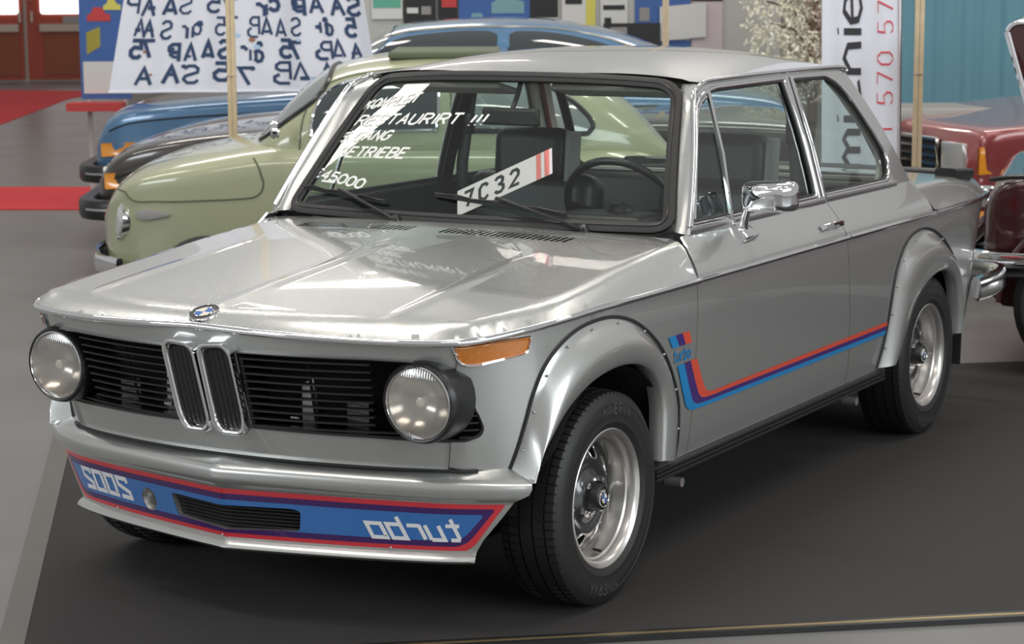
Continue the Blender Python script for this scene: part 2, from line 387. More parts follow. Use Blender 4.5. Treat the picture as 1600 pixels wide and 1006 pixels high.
# stroke lettering: each glyph is polylines in a 1-unit high cell (x to .62)
GL = {'A': [[(0,0),(.3,1),(.6,0)],[(.12,.38),(.48,.38)]], 'B': [[(0,0),(0,1),(.4,1),(.55,.85),(.55,.65),(.4,.53),(0,.53)],[(.4,.53),(.6,.38),(.6,.15),(.42,0),(0,0)]],
 'C': [[(.58,.82),(.42,1),(.18,1),(0,.78),(0,.22),(.18,0),(.42,0),(.58,.18)]], 'D': [[(0,0),(0,1),(.35,1),(.58,.75),(.58,.25),(.35,0),(0,0)]],
 'E': [[(.55,1),(0,1),(0,0),(.55,0)],[(0,.52),(.45,.52)]], 'G': [[(.58,.82),(.4,1),(.16,1),(0,.78),(0,.22),(.18,0),(.42,0),(.58,.2),(.58,.45),(.34,.45)]],
 'H': [[(0,0),(0,1)],[(.55,0),(.55,1)],[(0,.52),(.55,.52)]], 'I': [[(.1,0),(.1,1)]], 'K': [[(0,0),(0,1)],[(.55,1),(0,.45)],[(.18,.6),(.58,0)]], 'L': [[(0,1),(0,0),(.5,0)]],
 'M': [[(0,0),(.06,1),(.35,.35),(.64,1),(.7,0)]], 'N': [[(0,0),(0,1),(.55,0),(.55,1)]], 'O': [[(.2,0),(0,.22),(0,.78),(.2,1),(.4,1),(.6,.78),(.6,.22),(.4,0),(.2,0)]],
 'P': [[(0,0),(0,1),(.4,1),(.57,.85),(.57,.62),(.4,.47),(0,.47)]], 'R': [[(0,0),(0,1),(.4,1),(.57,.85),(.57,.62),(.4,.5),(0,.5)],[(.28,.5),(.58,0)]],
 'S': [[(.56,.84),(.4,1),(.16,1),(.02,.84),(.04,.62),(.52,.4),(.58,.2),(.42,0),(.16,0),(0,.16)]], 'T': [[(0,1),(.6,1)],[(.3,1),(.3,0)]], 'U': [[(0,1),(0,.2),(.16,0),(.42,0),(.58,.2),(.58,1)]],
 'V': [[(0,1),(.3,0),(.6,1)]], 'W': [[(0,1),(.18,0),(.36,.7),(.54,0),(.72,1)]], 'Y': [[(0,1),(.3,.5),(.6,1)],[(.3,.5),(.3,0)]],
 '0': [[(.2,0),(0,.22),(0,.78),(.2,1),(.4,1),(.6,.78),(.6,.22),(.4,0),(.2,0)]], '1': [[(.1,.8),(.3,1),(.3,0)]], '2': [[(0,.8),(.16,1),(.42,1),(.57,.82),(.55,.6),(0,0),(.6,0)]],
 '3': [[(.02,.86),(.18,1),(.42,1),(.55,.85),(.53,.65),(.38,.53),(.22,.53)],[(.38,.53),(.58,.36),(.58,.16),(.42,0),(.16,0),(0,.15)]],
 '4': [[(.42,0),(.42,1),(0,.3),(.6,.3)]], '5': [[(.55,1),(.06,1),(.02,.55),(.4,.6),(.58,.4),(.56,.15),(.4,0),(.14,0),(0,.14)]], '7': [[(0,1),(.58,1),(.2,0)]],
 '!': [[(.1,1),(.1,.3)],[(.1,.06),(.1,0)]], '€': [[(.58,.86),(.42,1),(.24,.95),(.12,.7),(.12,.3),(.24,.05),(.42,0),(.58,.14)],[(0,.6),(.42,.6)],[(0,.42),(.4,.42)]],
 'r': [[(.05,0),(.05,.65)],[(.05,.45),(.25,.64),(.42,.6)]], 'a': [[(.5,.65),(.5,0)],[(.5,.5),(.3,.66),(.08,.52),(.03,.28),(.12,.05),(.3,0),(.5,.16)]], 'o': [[(.25,0),(.03,.18),(.03,.46),(.25,.65),(.42,.55),(.5,.33),(.42,.1),(.25,0)]], 'å': [[(.5,.65),(.5,0)],[(.5,.5),(.3,.66),(.08,.52),(.03,.28),(.12,.05),(.3,0),(.5,.16)],[(.30,.80),(.22,.86),(.26,.96),(.36,.96),(.40,.86),(.30,.80)]],
 'c': [[(.5,.55),(.3,.66),(.06,.5),(.03,.2),(.2,0),(.5,.1)]], 'h': [[(.03,1),(.03,0)],[(.03,.4),(.25,.64),(.45,.5),(.47,0)]], 'i': [[(.1,.65),(.1,0)],[(.1,.9),(.12,.86)]], 'e': [[(.05,.34),(.5,.38),(.4,.6),(.2,.65),(.03,.4),(.06,.12),(.25,0),(.5,.1)]],
 'n': [[(.03,.65),(.03,0)],[(.03,.4),(.25,.64),(.45,.5),(.47,0)]], 't': [[(.2,.95),(.18,.12),(.3,0),(.45,.05)],[(0,.65),(.42,.65)]], 'u': [[(.03,.65),(.05,.12),(.2,0),(.4,.1),(.48,.3),(.48,.65),(.48,0)]], 'b': [[(.03,1),(.03,0),(.3,0),(.5,.2),(.48,.5),(.28,.65),(.03,.5)]], 'm': [[(.03,.65),(.03,0)],[(.03,.4),(.2,.64),(.32,.5),(.32,0)],[(.32,.42),(.5,.64),(.62,.5),(.62,0)]], '.': [[(.1,.05),(.12,0)]]}
def stroke_quads(poly, th, sp=None):
    """a polyline as a list of 2D quads with mitred joints"""
    if sp: poly = resample(poly, sp, False)
    P = [Vector(p) for p in poly]; L = []; R = []
    for i in range(len(P)):
        a = P[i - 1] if i else P[i]; b = P[i + 1] if i < len(P) - 1 else P[i]
        d0 = (P[i] - a); d1 = (b - P[i])
        if d0.length < 1e-9: d0 = d1
        if d1.length < 1e-9: d1 = d0
        n0 = Vector((-d0.y, d0.x)).normalized(); n1 = Vector((-d1.y, d1.x)).normalized(); n = n0 + n1
        n = n0 if n.length < .3 else n.normalized(); k = th / 2 / max(.5, n.dot(n0))
        L.append(P[i] + n * k); R.append(P[i] - n * k)
    return L, R
def lettering(name, jobs, f, m, parent, th, sp=None):
    """jobs: list of 2D polylines; f maps 2D to 3D; one mesh of flat print"""
    vs = []; fs = []
    for pl in jobs:
        L, R = stroke_quads(pl, th, sp); o = len(vs); n = len(L)
        vs += [f(*p) for p in L] + [f(*p) for p in R]; fs += [(o + i, o + n + i, o + n + i + 1, o + i + 1) for i in range(n - 1)]
    return mesh(name, vs, fs, m, parent)
def text_lines(txt, x, y, h, gap=.25, slant=0., sx=1.):
    out = []; cx = x
    for ch in txt:
        if ch == ' ': cx += .5 * h * sx; continue
        g = GL[ch]; wd = max(p[0] for s in g for p in s)
        for s in g: out.append([(cx + (px + slant * py) * h * sx, y + py * h) for px, py in s])
        cx += (wd + gap) * h * sx
    return out

# =====================================================================
# the silver coupe (world frame = car frame: x rearward, z up, car's left side at -y)
# =====================================================================
car = thing('sports_coupe', 'silver two-door coupe with red, purple and blue stripes on a dark carpet', 'car')
def bodyL(side, off=0.):
    def f(u, z):
        x, w, zz = body(u, z); p = plan(u); return (x + p[2] * off, side * (w + p[3] * off), zz)
    return f
def front(v, z, off=0.):
    u = U0 + abs(v); x, w, zz = body(u, z); p = plan(u)
    return (x + p[2] * off, math.copysign(w + p[3] * off, v), zz)
ARCH_F = [(-.413,.429),(-.396,.49),(-.378,.561),(-.359,.626),(-.324,.688),(-.264,.733),(-.186,.761),(-.091,.772),(.009,.769),(.112,.744),(.21,.695),(.291,.631),(.355,.547),(.396,.465),(.412,.375),(.418,.315)]
LIP_F = [(-.405,.777,.410),(-.385,.785,.468),(-.34,.793,.516),(-.275,.800,.572),(-.19,.806,.615),(-.106,.810,.638),(0,.812,.647),(.105,.811,.636),(.185,.809,.608),(.24,.806,.558),(.268,.804,.50),(.278,.801,.437),(.28,.798,.335)]
ARCH_R = [(2.0,.315),(2.022,.40),(2.048,.499),(2.070,.58),(2.10,.648),(2.175,.72),(2.281,.754),(2.398,.757),(2.517,.729),(2.637,.67),(2.738,.595),(2.799,.511),(2.835,.39),(2.842,.33)]
LIP_R = [(2.10,.80,.325),(2.15,.804,.385),(2.193,.807,.44),(2.258,.81,.515),(2.361,.812,.568),(2.486,.812,.595),(2.60,.811,.590),(2.678,.809,.559),(2.725,.806,.503),(2.757,.802,.41),(2.765,.80,.33)]
def shrink(a, c, k): return [(c[0] + (x - c[0]) * k, c[1] + (z - c[1]) * k) for x, z in a]
hole_f = shrink(ARCH_F, (0, .33), .93) + [(.39, .1), (-.39, .1)]
hole_r = shrink(ARCH_R, (2.45, .33), .94) + [(2.83, .1), (2.05, .1)]
uS = U0 + .70
for side in (-1, 1):
    fl = side > 0
    ghole = [(U0 + a, b) for a, b in [(.60, .727), (.640, .719), (.668, .703), (.692, .684), (.741, .642), (.785, .585), (.803, .546), (.797, .526), (.764, .515), (.71, .515), (.60, .5205)]]
    # front wing, door, rear quarter: skins with real shut gaps between them
    panel('front_wing', [(uS, .447), (uS, belt(uS) - .004)] + [(uS + (.509 - uS) * i / 24, belt(uS + (.509 - uS) * i / 24) - .003) for i in range(1, 25)] + [(.500, .66), (.492, .56), (.49, .45), (.497, .308), (.30, .306), (-.36, .40), (-.46, .437)], [hole_f, ghole], bodyL(side), .022, 'silver', car, flip=fl, solid=.003)
    DF = [(.513, .80), (.504, .66), (.496, .56), (.494, .45), (.501, .308)]
    DR = [(1.716, .308), (1.69, .45), (1.671, .56), (1.655, .70), (1.643, .80)]
    door = panel('door', [(.556, .918), (.548, .893), (.53, .85)] + DF + DR + [(1.638, .85), (1.633, .893), (1.630, .918)], [], bodyL(side), .026, 'silver', car, flip=fl, solid=.003)
    panel('rear_quarter', [(1.634, .918), (1.637, .893), (1.642, .85), (1.647, .80), (1.660, .70), (1.676, .56), (1.695, .45), (1.721, .308), (2.9, .306), (3.2, .36), (3.26, .50), (3.285, .66), (3.29, .799), (2.486, .801), (2.474, .85), (2.455, .895), (2.45, .918)], [hole_r], bodyL(side), .024, 'silver', car, flip=fl, solid=.003)
    # flares
    for nm, A, Lp, wc in (('front_flare', ARCH_F, LIP_F, 0.), ('rear_flare', ARCH_R, LIP_R, 2.5)):
        oc = catmull([body(x, z) for x, z in A], 5); lc = catmull(Lp, 6)
        def at(c, t):
            k = t * (len(c) - 1); i = min(int(k), len(c) - 2); return [lerp(a, b, k - i) for a, b in zip(c[i], c[i + 1])]
        N = 64; M = 16; vs = []; fs = []
        for i in range(N + 1):
            t = i / N; o = at(oc, t); l = at(lc, t)
            for j in range(M + 1):
                s = j / M; h = .10 * sstep(0, .05, s) + .90 * math.sin(clamp((s - .10) / .90) * math.pi / 2) ** 1.15
                q = s
                vs.append((lerp(o[0], l[0], q), side * (lerp(o[1], l[1], h) + .016 * math.sin(math.pi * clamp((s - .08) / .92)) * (1 if s > .08 else 0)), lerp(o[2], l[2], q)))
            cx, cz = wc, .29; dx, dz = l[0] - cx, l[2] - cz; d = math.hypot(dx, dz)
            vs.append((l[0] - dx / d * .006, side * (l[1] - .006), l[2] - dz / d * .006)); vs.append((l[0] - dx / d * .004, side * (l[1] - .045), l[2] - dz / d * .004))
        R_ = M + 3
        for i in range(N):
            for j in range(R_ - 1):
                q = (i * R_ + j, i * R_ + j + 1, (i + 1) * R_ + j + 1, (i + 1) * R_ + j); fs.append(q if side < 0 else q[::-1])
        fo = mesh(nm, vs, fs, 'silver', car, sharp=60)
        pp = [(p[0], side * (p[1] + .003), p[2]) for p in oc]
        tube('piping', pp, .0045, 'rubber', fo, 6)
        riv = []
        for k in range(1, 11):
            t = (k - .3) / 10.6; o = at(oc, t); l = at(lc, t); riv.append((lerp(o[0], l[0], .12), side * (lerp(o[1], l[1], .12) + .0075), lerp(o[2], l[2], .12)))
        sphere_bits('rivet', riv, .0042, 'silver_satin', fo)
        # dark inner wheel arch
        vs = []; fs = []
        for i in range(25):
            an = math.pi * (.02 + .96 * i / 24); r = .362
            for w in (.70 + .085 * sstep(.15, .6, math.sin(an)), .66, .47): vs.append((wc - r * math.cos(an), side * w, .285 + r * math.sin(an) * .97))
        for i in range(24):
            for j in range(2): fs.append((i * 3 + j, i * 3 + j + 1, i * 3 + j + 4, i * 3 + j + 3))
        n0 = len(vs); vs.append((wc, side * .47, .285))
        for i in range(24): fs.append((i * 3 + 2, n0, i * 3 + 5))
        mesh('wheel_arch_liner', vs, fs, 'black_matte', car)
    # sill with ribbed rubber strip
    sl = prism('sill', [(.792 - .030, .304), (.792 - .045, .262), (.70, .235), (.60, .235), (.60, .30)], .285, 2.09, lambda a, b, d: (d, side * a, b), 'silver_satin', car)
    for k in range(3): box('rubber_rib', (.29, side * .765 - .008, .268 + k * .0125), (2.07, side * .765 + .008, .2775 + k * .0125), 'rubber_gloss', sl, bevel=.002)
    # rust-proof jacking tube ends under the sill
    for xx in (.50, 1.86): lathe('jack_point', [(0, 0), (0, .014), (.05, .014), (.05, 0)], 'galvanised', sl, (xx, side * .70, .225), (0, side, 0), 12)
# ---- nose panel with the grille opening ----
GR = [(.104, .531), (.104, .734), (.476, .733), (.572, .729), (.640, .719), (.668, .703), (.692, .684), (.741, .642), (.785, .585), (.803, .546), (.797, .526), (.764, .515), (.71, .515), (.559, .522), (.454, .525)]
grr = round_poly(GR, .012, 3)
hmid = [(-.104, .531), (-.104, .734), (.104, .734), (.104, .531)]
holeN = [(.104, .734)] + [p for p in grr if p[0] > .106] + [(.104, .531), (-.104, .531)] + [(-a, b) for a, b in reversed([p for p in grr if p[0] > .106])] + [(-.104, .734)]
seam = [(-.84 + 1.68 * i / 40, .456 - .016 * abs(-.84 + 1.68 * i / 40) ** 2 * 1.4) for i in range(41)]
topN = [(v, belt(U0 + abs(v)) - .004) for v in [.84 - 1.68 * i / 48 for i in range(49)]]
vN = .697
panel('nose_panel', [p for p in seam if abs(p[0]) < vN] + [(vN, .4455)] + [(vN, belt(U0 + vN) - .004)] + [p for p in topN if abs(p[0]) < vN] + [(-vN, belt(U0 + vN) - .004), (-vN, .4455)], [holeN], lambda v, z: front(v, z), .02, 'silver', car, solid=.003)
for side in (-1, 1):   # corner piece of the wing beyond the grille tip
    pass
# grille recess and black surround
def ring2d(outer, inner, f, name, m, parent):
    n = len(outer); return mesh(name, [f(*p) for p in outer] + [f(*p) for p in inner], [(i, (i + 1) % n, n + (i + 1) % n, n + i) for i in range(n)], m, parent, recalc=False)
grille = bpy.data.objects.new('front_grille', None); COL.objects.link(grille); grille.parent = car
for side in (-1, 1):
    gp = resample([(side * a, b) for a, b in grr], .02)
    inner = [(a * .985 + side * .006, .628 + (b - .628) * .94) for a, b in gp]
    vs = [front(a, b, .004) for a, b in gp] + [front(a, b, .003) for a, b in inner] + [front(a, b, -.05) for a, b in inner]; n = len(gp)
    mesh('grille_surround', vs, [(k * n + i, k * n + (i + 1) % n, (k + 1) * n + (i + 1) % n, (k + 1) * n + i) for k in range(2) for i in range(n)], 'black_plastic', grille)
    panel('grille_backing', [(side * a, b) for a, b in GR], [], lambda v, z: front(v, z, -.11), .05, 'dark_void', grille)
    # horizontal slats
    for k in range(10):
        z = .716 - k * .0197
        vend = .47 if k < 9 else .56
        vv = [.118 + (vend - .118) * i / 14 for i in range(15)]
        tube('grille_slat', [front(side * v, z, -.004) for v in vv], 1, 'black_plastic', grille, 6, flat=(.011, .0028))
    for k in range(5):
        z = .60 - k * .0185; a0 = .69 + k * .012
        tube('grille_slat', [front(side * v, z, -.008) for v in (a0, a0 + .04, .795 - abs(z - .55) * .3)], 1, 'black_plastic', grille, 6, flat=(.010, .0026))
    tube('grille_post', [front(side * .118, .722, -.004), front(side * .118, .53, -.004)], .006, 'black_plastic', grille, 6)
    tube('grille_post', [front(side * .30, .722, -.018), front(side * .30, .53, -.018)], .004, 'black_plastic', grille, 6)
    # radiator support and bits seen between the slats
    box('radiator_support', (-.56, side * .215 - .018, .50), (-.545, side * .215 + .018, .73), 'galvanised', grille)
    box('horn_bracket', (-.55, side * .36 - .03, .515), (-.53, side * .36 + .035, .60), 'rim_dark', grille)
    box('grille_clip', (-.60, side * .20 - .012, .545), (-.592, side * .20 + .012, .558), 'galvanised', grille)
# chrome kidneys
for side in (-1, 1):
    ko = round_poly([(side * .004, .750), (side * .090, .756), (side * .108, .735), (side * .112, .55), (side * .098, .508), (side * .022, .508), (side * .004, .53)], [.03, .05, .04, .06, .045, .045, .04], 6)
    ko = resample(ko, .01); cx = sum(p[0] for p in ko) / len(ko); cz = sum(p[1] for p in ko) / len(ko); n = len(ko)
    def sc(k): return [(cx + (a - cx) * k, cz + (b - cz) * (1 - (1 - k) * .45)) for a, b in ko]
    prof = [(1.0, -.01), (1.0, .018), (.97, .026), (.86, .027), (.76, .022), (.73, .012), (.73, -.02)]
    vs = []
    for k, off in prof: vs += [front(a, b, off) for a, b in sc(k)]
    kd = mesh('kidney_surround', vs, [(j * n + i, j * n + (i + 1) % n, (j + 1) * n + (i + 1) % n, (j + 1) * n + i) for j in range(len(prof) - 1) for i in range(n)], 'chrome', grille, sharp=60, recalc=True)
    panel('kidney_back', sc(.8), [], lambda v, z: front(v, z, -.015), .03, 'dark_void', grille)
    for j in range(6):
        v = side * (.022 + j * .0145)
        tube('kidney_slat', [front(v, .735, .006), front(v * 1.02, .63, .008), front(v * 1.03, .525, .006)], 1, 'black_plastic', grille, 6, flat=(.0022, .008), up=(0, 1, 0))
# chrome trim round the nose and along the belt
for side in (-1, 1):
    pts = []
    for i in range(141):
        u = U0 + (.507 - U0) * i / 140; x, w, nx, nw = plan(u); pts.append((x + nx * .003, side * (w + nw * .003), belt(u)))
    tube('belt_trim', pts, .0095, 'chrome', car, 10)
    for a, b in ((.516, 1.640), (1.650, 2.482), (2.49, 3.27)):
        tube('belt_trim', [(plan(a + (b - a) * i / 30)[0], side * (plan(a + (b - a) * i / 30)[1] + .001), .803) for i in range(31)], .0085, 'chrome', car, 10)
    # swage line just under the belt trim
# ---- bonnet with centre rib, two side creases and air slots ----
HE = []
for i in range(0, 90):
    u = U0 + (.50 - U0) * i / 89; x, w, nx, nw = plan(u); HE.append((x - nx * .002, w - nw * .002))
rear_edge = [(.54, .735), (.552, .705), (.575, .672), (.56, .60), (.525, .45), (.497, .30), (.482, .15), (.478, 0)]
half = HE + rear_edge
outline = [(x, -w) for x, w in half] + [(x, w) for x, w in reversed(half[1:-1])]
slots = []
for side in (-1, 1):
    for k in range(22):
        y = side * (.055 + k * .0186); x0 = .322 + .02 * (k / 21.) ** 2
        slots.append([(x0, y), (x0 + .072, y + .0), (x0 + .072, y + side * .0105), (x0, y + side * .0105)])
bon = panel('bonnet', outline, slots, lambda x, y: (x, y, hood_z(x, y)), .019, 'silver', car, flip=False, sharp=60)
panel('slot_backing', [(.31, -.48), (.42, -.48), (.42, .48), (.31, .48)], [], lambda x, y: (x, y, hood_z(x, y) - .012), .05, 'dark_void', bon)
# badge on the bonnet lip
def roundel(parent, org, nrm, r, up=(0, 0, 1)):
    n = Vector(nrm).normalized(); e1 = Vector(up).cross(n).normalized(); e2 = n.cross(e1); o = Vector(org)
    g = parent
    lathe('badge_rim', [(-.003, r), (.0025, r), (.004, r * .96), (.003, r * .92)], 'chrome', g, org, n, 40)
    lathe('badge_disc', [(-.002, r * .93), (.0022, r * .93), (.0026, 0)], 'black_plastic', g, org, n, 40)
    for q in range(4):
        pts = [o + n * .0034]
        for k in range(9):
            a = math.pi / 2 * (q + k / 8); pts.append(o + n * .0034 + (e1 * math.cos(a) + e2 * math.sin(a)) * r * .56)
        mesh('badge_quarter', pts, [(0, k, k + 1) for k in range(1, 9)], 'roundel_blue' if q % 2 else 'roundel_white', g)
    ring = [o + n * .0033 + (e1 * math.cos(2 * math.pi * k / 40) + e2 * math.sin(2 * math.pi * k / 40)) * r * .58 for k in range(40)]
    tube('badge_ring', ring, r * .018, 'chrome', g, 6, closed=True)
    def fm(a, b):
        an = math.pi / 2 - a / (r * .74); rr = r * .66 + b; return o + n * .0032 + (e1 * math.cos(an) + e2 * math.sin(an)) * rr
    L = text_lines('BMW', 0, 0, r * .2, .28); wd = max(p[0] for s in L for p in s)
    lettering('badge_letters', [[(a - wd / 2, b) for a, b in s] for s in L], fm, 'decal_white', g, r * .045)
    return g
bx = -.695; bz = hood_z(bx, 0)
nrm = Vector((-.36, 0, 1)).normalized()
roundel(bon, Vector((bx, 0, bz)) + nrm * .0005, nrm, .041, up=(0, -1, 0))

# ---- front air dam ----
SPO = catmull([(-.678,0),(-.655,.12),(-.626,.25),(-.594,.38),(-.555,.51),(-.526,.59),(-.492,.655),(-.455,.712),(-.405,.772)], 10)
SA = [0.]
for a, b in zip(SPO, SPO[1:]): SA.append(SA[-1] + math.dist(a, b))
SMAX = SA[-1]
def spo_plan(v):
    v = clamp(v, 0, SMAX)
    i = 0
    while i < len(SA) - 2 and SA[i + 1] < v: i += 1
    t = (v - SA[i]) / (SA[i + 1] - SA[i]); a, b = SPO[i], SPO[i + 1]; dx, dw = b[0] - a[0], b[1] - a[1]; l = math.hypot(dx, dw)
    j = max(0, i - 1); k = min(len(SPO) - 1, i + 2); tx, tw = SPO[k][0] - SPO[j][0], SPO[k][1] - SPO[j][1]; l = math.hypot(tx, tw)
    if v < .03: return lerp(a[0], b[0], t), lerp(a[1], b[1], t), -.985, .17
    return lerp(a[0], b[0], t), lerp(a[1], b[1], t), -tw / l, tx / l
SP = [(.075,.457),(.05,.449),(.016,.430),(.004,.420),(0,.409),(.003,.392),(.011,.378),(.022,.370),(.025,.366),(.034,.325),(.046,.26),(.053,.229),(.052,.225),(.042,.220),(.035,.212),(.034,.205),(.045,.198),(.16,.20)]
SQ = [0.]
for a, b in zip(SP, SP[1:]): SQ.append(SQ[-1] + math.dist(a, b))
def spo_q(z):   # profile parameter of a height on the lettered face
    for i in range(8, 11):
        if SP[i][1] >= z >= SP[i + 1][1]: return SQ[i] + (SQ[i + 1] - SQ[i]) * (SP[i][1] - z) / (SP[i][1] - SP[i + 1][1])
    return SQ[8] if z > .36 else SQ[11]
def vend(z): return SMAX - .115 * sstep(.41, .20, z) * 1.0 - (.03 if z < .37 else .03 * sstep(.40, .37, z))
def spo(v, q, off=0.):
    q = clamp(q, 0, SQ[-1]); i = 0
    while i < len(SQ) - 2 and SQ[i + 1] < q: i += 1
    t = (q - SQ[i]) / (SQ[i + 1] - SQ[i]); d = lerp(SP[i][0], SP[i + 1][0], t); z = lerp(SP[i][1], SP[i + 1][1], t)
    x, w, nx, nw = spo_plan(abs(v)); k = (abs(v) / SMAX) ** 2
    c = .5 * (1 - abs(v) / .05) if abs(v) < .05 else 0
    return (x - nx * (d - off), math.copysign(max(0, w - nw * (d - off) * (1 - math.exp(-abs(v) / .03))), v), z - .014 * k * sstep(.2, .42, z))
def sv(t, q):   # t -1..1 across with the slanted ends
    i = 0
    while i < len(SQ) - 2 and SQ[i + 1] < q: i += 1
    tt = clamp((q - SQ[i]) / (SQ[i + 1] - SQ[i])); z = lerp(SP[i][1], SP[i + 1][1], tt)
    return t * vend(z)
VENT = round_poly([(.205, .322), (.02, .318), (-.20, .322), (-.225, .317), (-.218, .262), (.0, .252), (.19, .262)], [.01, 0, .01, .01, .01, 0, .01], 3)
FOG = [(.306 + .030 * math.cos(2 * math.pi * k / 20), .287 + .032 * math.sin(2 * math.pi * k / 20)) for k in range(20)]
vq = lambda P: [(v, spo_q(z)) for v, z in P]
QM = SQ[-1]
edgeL = [(vend(z) , q) for q, z in zip(SQ, [p[1] for p in SP])]
outl = [(v, q) for v, q in resample(edgeL, .02, False)] + [(-v, q) for v, q in reversed(resample(edgeL, .02, False))]
dam = panel('front_air_dam', outl, [vq(VENT), vq(FOG)], lambda v, q: spo(v, q), .014, 'silver', car, sharp=50)
# vent mouth, grille bars, brake-cooling hole
vp = resample(VENT, .015); n = len(vp)
mesh('vent_frame', [spo(v, spo_q(z), .001) for v, z in vp] + [spo(v * .99, spo_q(z), -.03) for v, z in vp], [(i, (i + 1) % n, n + (i + 1) % n, n + i) for i in range(n)], 'silver', dam)
panel('vent_back', VENT, [], lambda v, z: spo(v, spo_q(z), -.028), .03, 'dark_void', dam)
for k in range(6): tube('vent_bar', [spo(.20 - .42 * i / 12, spo_q(.311 - k * .0095 - .006 * (1 - abs(i - 6) / 6.) * 0), -.012) for i in range(13)], .0022, 'black_plastic', dam, 6)
n = len(FOG); mesh('duct_cone', [spo(v, spo_q(z), .0012) for v, z in FOG] + [spo(.300 + (v - .306) * .72, spo_q(.288 + (z - .287) * .72), -.022) for v, z in FOG] + [spo(.300 + (v - .306) * .7, spo_q(.288 + (z - .287) * .7), -.07) for v, z in FOG], [(k * n + i, k * n + (i + 1) % n, (k + 1) * n + (i + 1) % n, (k + 1) * n + i) for k in range(2) for i in range(n)], 'silver_satin', dam)
panel('duct_back', [(.300 + (v - .306) * .75, .288 + (z - .287) * .75) for v, z in FOG], [], lambda v, z: spo(v, spo_q(z), -.05), .02, 'rim_dark', dam)
# striped band with rounded slanted ends: red, purple, blue laid over one another
def band(ins, name, m, off):
    zt, zb = .3665 - ins, .2275 + ins
    e = lambda z: vend(z) - .018 - ins * 1.15
    half = round_poly([(0, zt), (e(zt), zt), (e(zb), zb), (0, zb)], [0, .012, .035, 0], 5)
    poly = half + [(-v, z) for v, z in reversed(half[1:-1])]
    hv = [VENT, FOG]
    panel(name, vq(poly), [vq([(a, b) for a, b in h]) for h in hv], lambda v, q: spo(v, q, off), .016, m, dam)
band(0, 'stripe_red', 'decal_red', .0012); band(.016, 'stripe_purple', 'decal_purple', .0018); band(.032, 'stripe_blue', 'decal_blue', .0024)
# mirror-written lettering (reads towards the car's right)
def blk(txt, x, y, h, slant, sx=1.):
    G = {'2': [[(0,.78),(0,1),(.6,1),(.6,.62),(0,.30),(0,0),(.62,0)]], '0': [[(0,0),(0,1),(.56,1),(.56,0),(0,0),(0,.1)]],
         't': [[(.1,1.28),(.1,.12),(.16,0),(.46,0)],[(-.12,.86),(.42,.86)]], 'u': [[(0,.86),(0,0),(.52,0)],[(.52,.86),(.52,0)]], 'r': [[(0,0),(0,.86)],[(0,.80),(.46,.80)]], 'b': [[(0,1.28),(0,0),(.52,0),(.52,.82),(0,.82)]], 'o': [[(0,0),(0,.82),(.54,.82),(.54,0),(0,0),(0,.1)]]}
    out = []; cx = x
    for ch in txt:
        for s in G[ch]: out.append([(cx + (a - slant * b) * h * sx, y + b * h) for a, b in s])
        cx += (max(p[0] for s in G[ch] for p in s) + .24) * h * sx
    return out
lettering('spoiler_lettering', blk('2002', .385, .276, .052, -.22, 1.42), lambda a, b: spo(a, spo_q(b), .0032), 'decal_white', dam, .0125, .01)
lettering('spoiler_lettering', blk('turbo', -.655, .262, .046, -.30, 1.50), lambda a, b: spo(a, spo_q(b), .0032), 'decal_white', dam, .0105, .01)
sphere_bits('rivet', [spo(v, spo_q(.234), .002) for v in (-.46, .02, .47)] + [spo(v, SQ[1], .003) for v in (-.62, -.5, -.36, -.22, -.1, .02, .14, .3, .45, .58)], .0038, 'silver_satin', dam)
tube('rubber_seal', [front(-.80 + 1.6 * i / 60, .4505 - .016 * (-.80 + 1.6 * i / 60) ** 2 * 1.4, .004) for i in range(61)], .0045, 'rubber', dam, 6)
# ---- headlamps ----
for side in (-1, 1):
    o = (-.600, side * .569, .627)
    g = bpy.data.objects.new('headlamp', None); COL.objects.link(g); g.parent = car
    ax = Vector((-1, side * .03, -.02)).normalized()
    lathe('lamp_bucket', [(-.09, .107), (-.01, .104), (.004, .100), (.008, .096), (.006, .090), (-.01, .089), (-.05, .085)], 'black_plastic', g, o, ax, 48)
    lathe('chrome_ring', [(.0, .091), (.008, .0905), (.010, .088), (.006, .0855), (0, .085)], 'chrome', g, o, ax, 48)
    lathe('reflector_bowl', [(.002, .086), (-.02, .07), (-.05, .035), (-.058, 0)], 'reflector', g, o, ax, 40)
    # fluted domed lens
    vs = []; fs = []; s = ax.cross(Vector((0, 0, 1))).normalized(); q = s.cross(ax); NC, NV, RL = 150, 18, .0865
    for i in range(NC + 1):
        yy = RL * .9995 * math.sin(math.pi * (i / NC - .5)); hh = math.sqrt(max(0, RL * RL - yy * yy))
        for j in range(NV + 1):
            zz = hh * (2 * j / NV - 1); rr = (yy * yy + zz * zz) / RL / RL
            vs.append(Vector(o) + ax * (.004 + .016 * (1 - rr) + .0012 * abs(math.sin(yy * math.pi / .0068)) * (1 - rr ** 4)) + s * yy + q * zz)
    for i in range(NC):
        for j in range(NV): c_ = i * (NV + 1) + j; fs.append((c_, c_ + 1, c_ + NV + 2, c_ + NV + 1))
    mesh('lens', vs, fs, MATS['lamp_lens'], g, sharp=180)
    lathe('bulb', [(-.03, .0), (-.03, .012), (-.005, .012), (0, 0)], 'lens_glass', g, o, ax, 16)
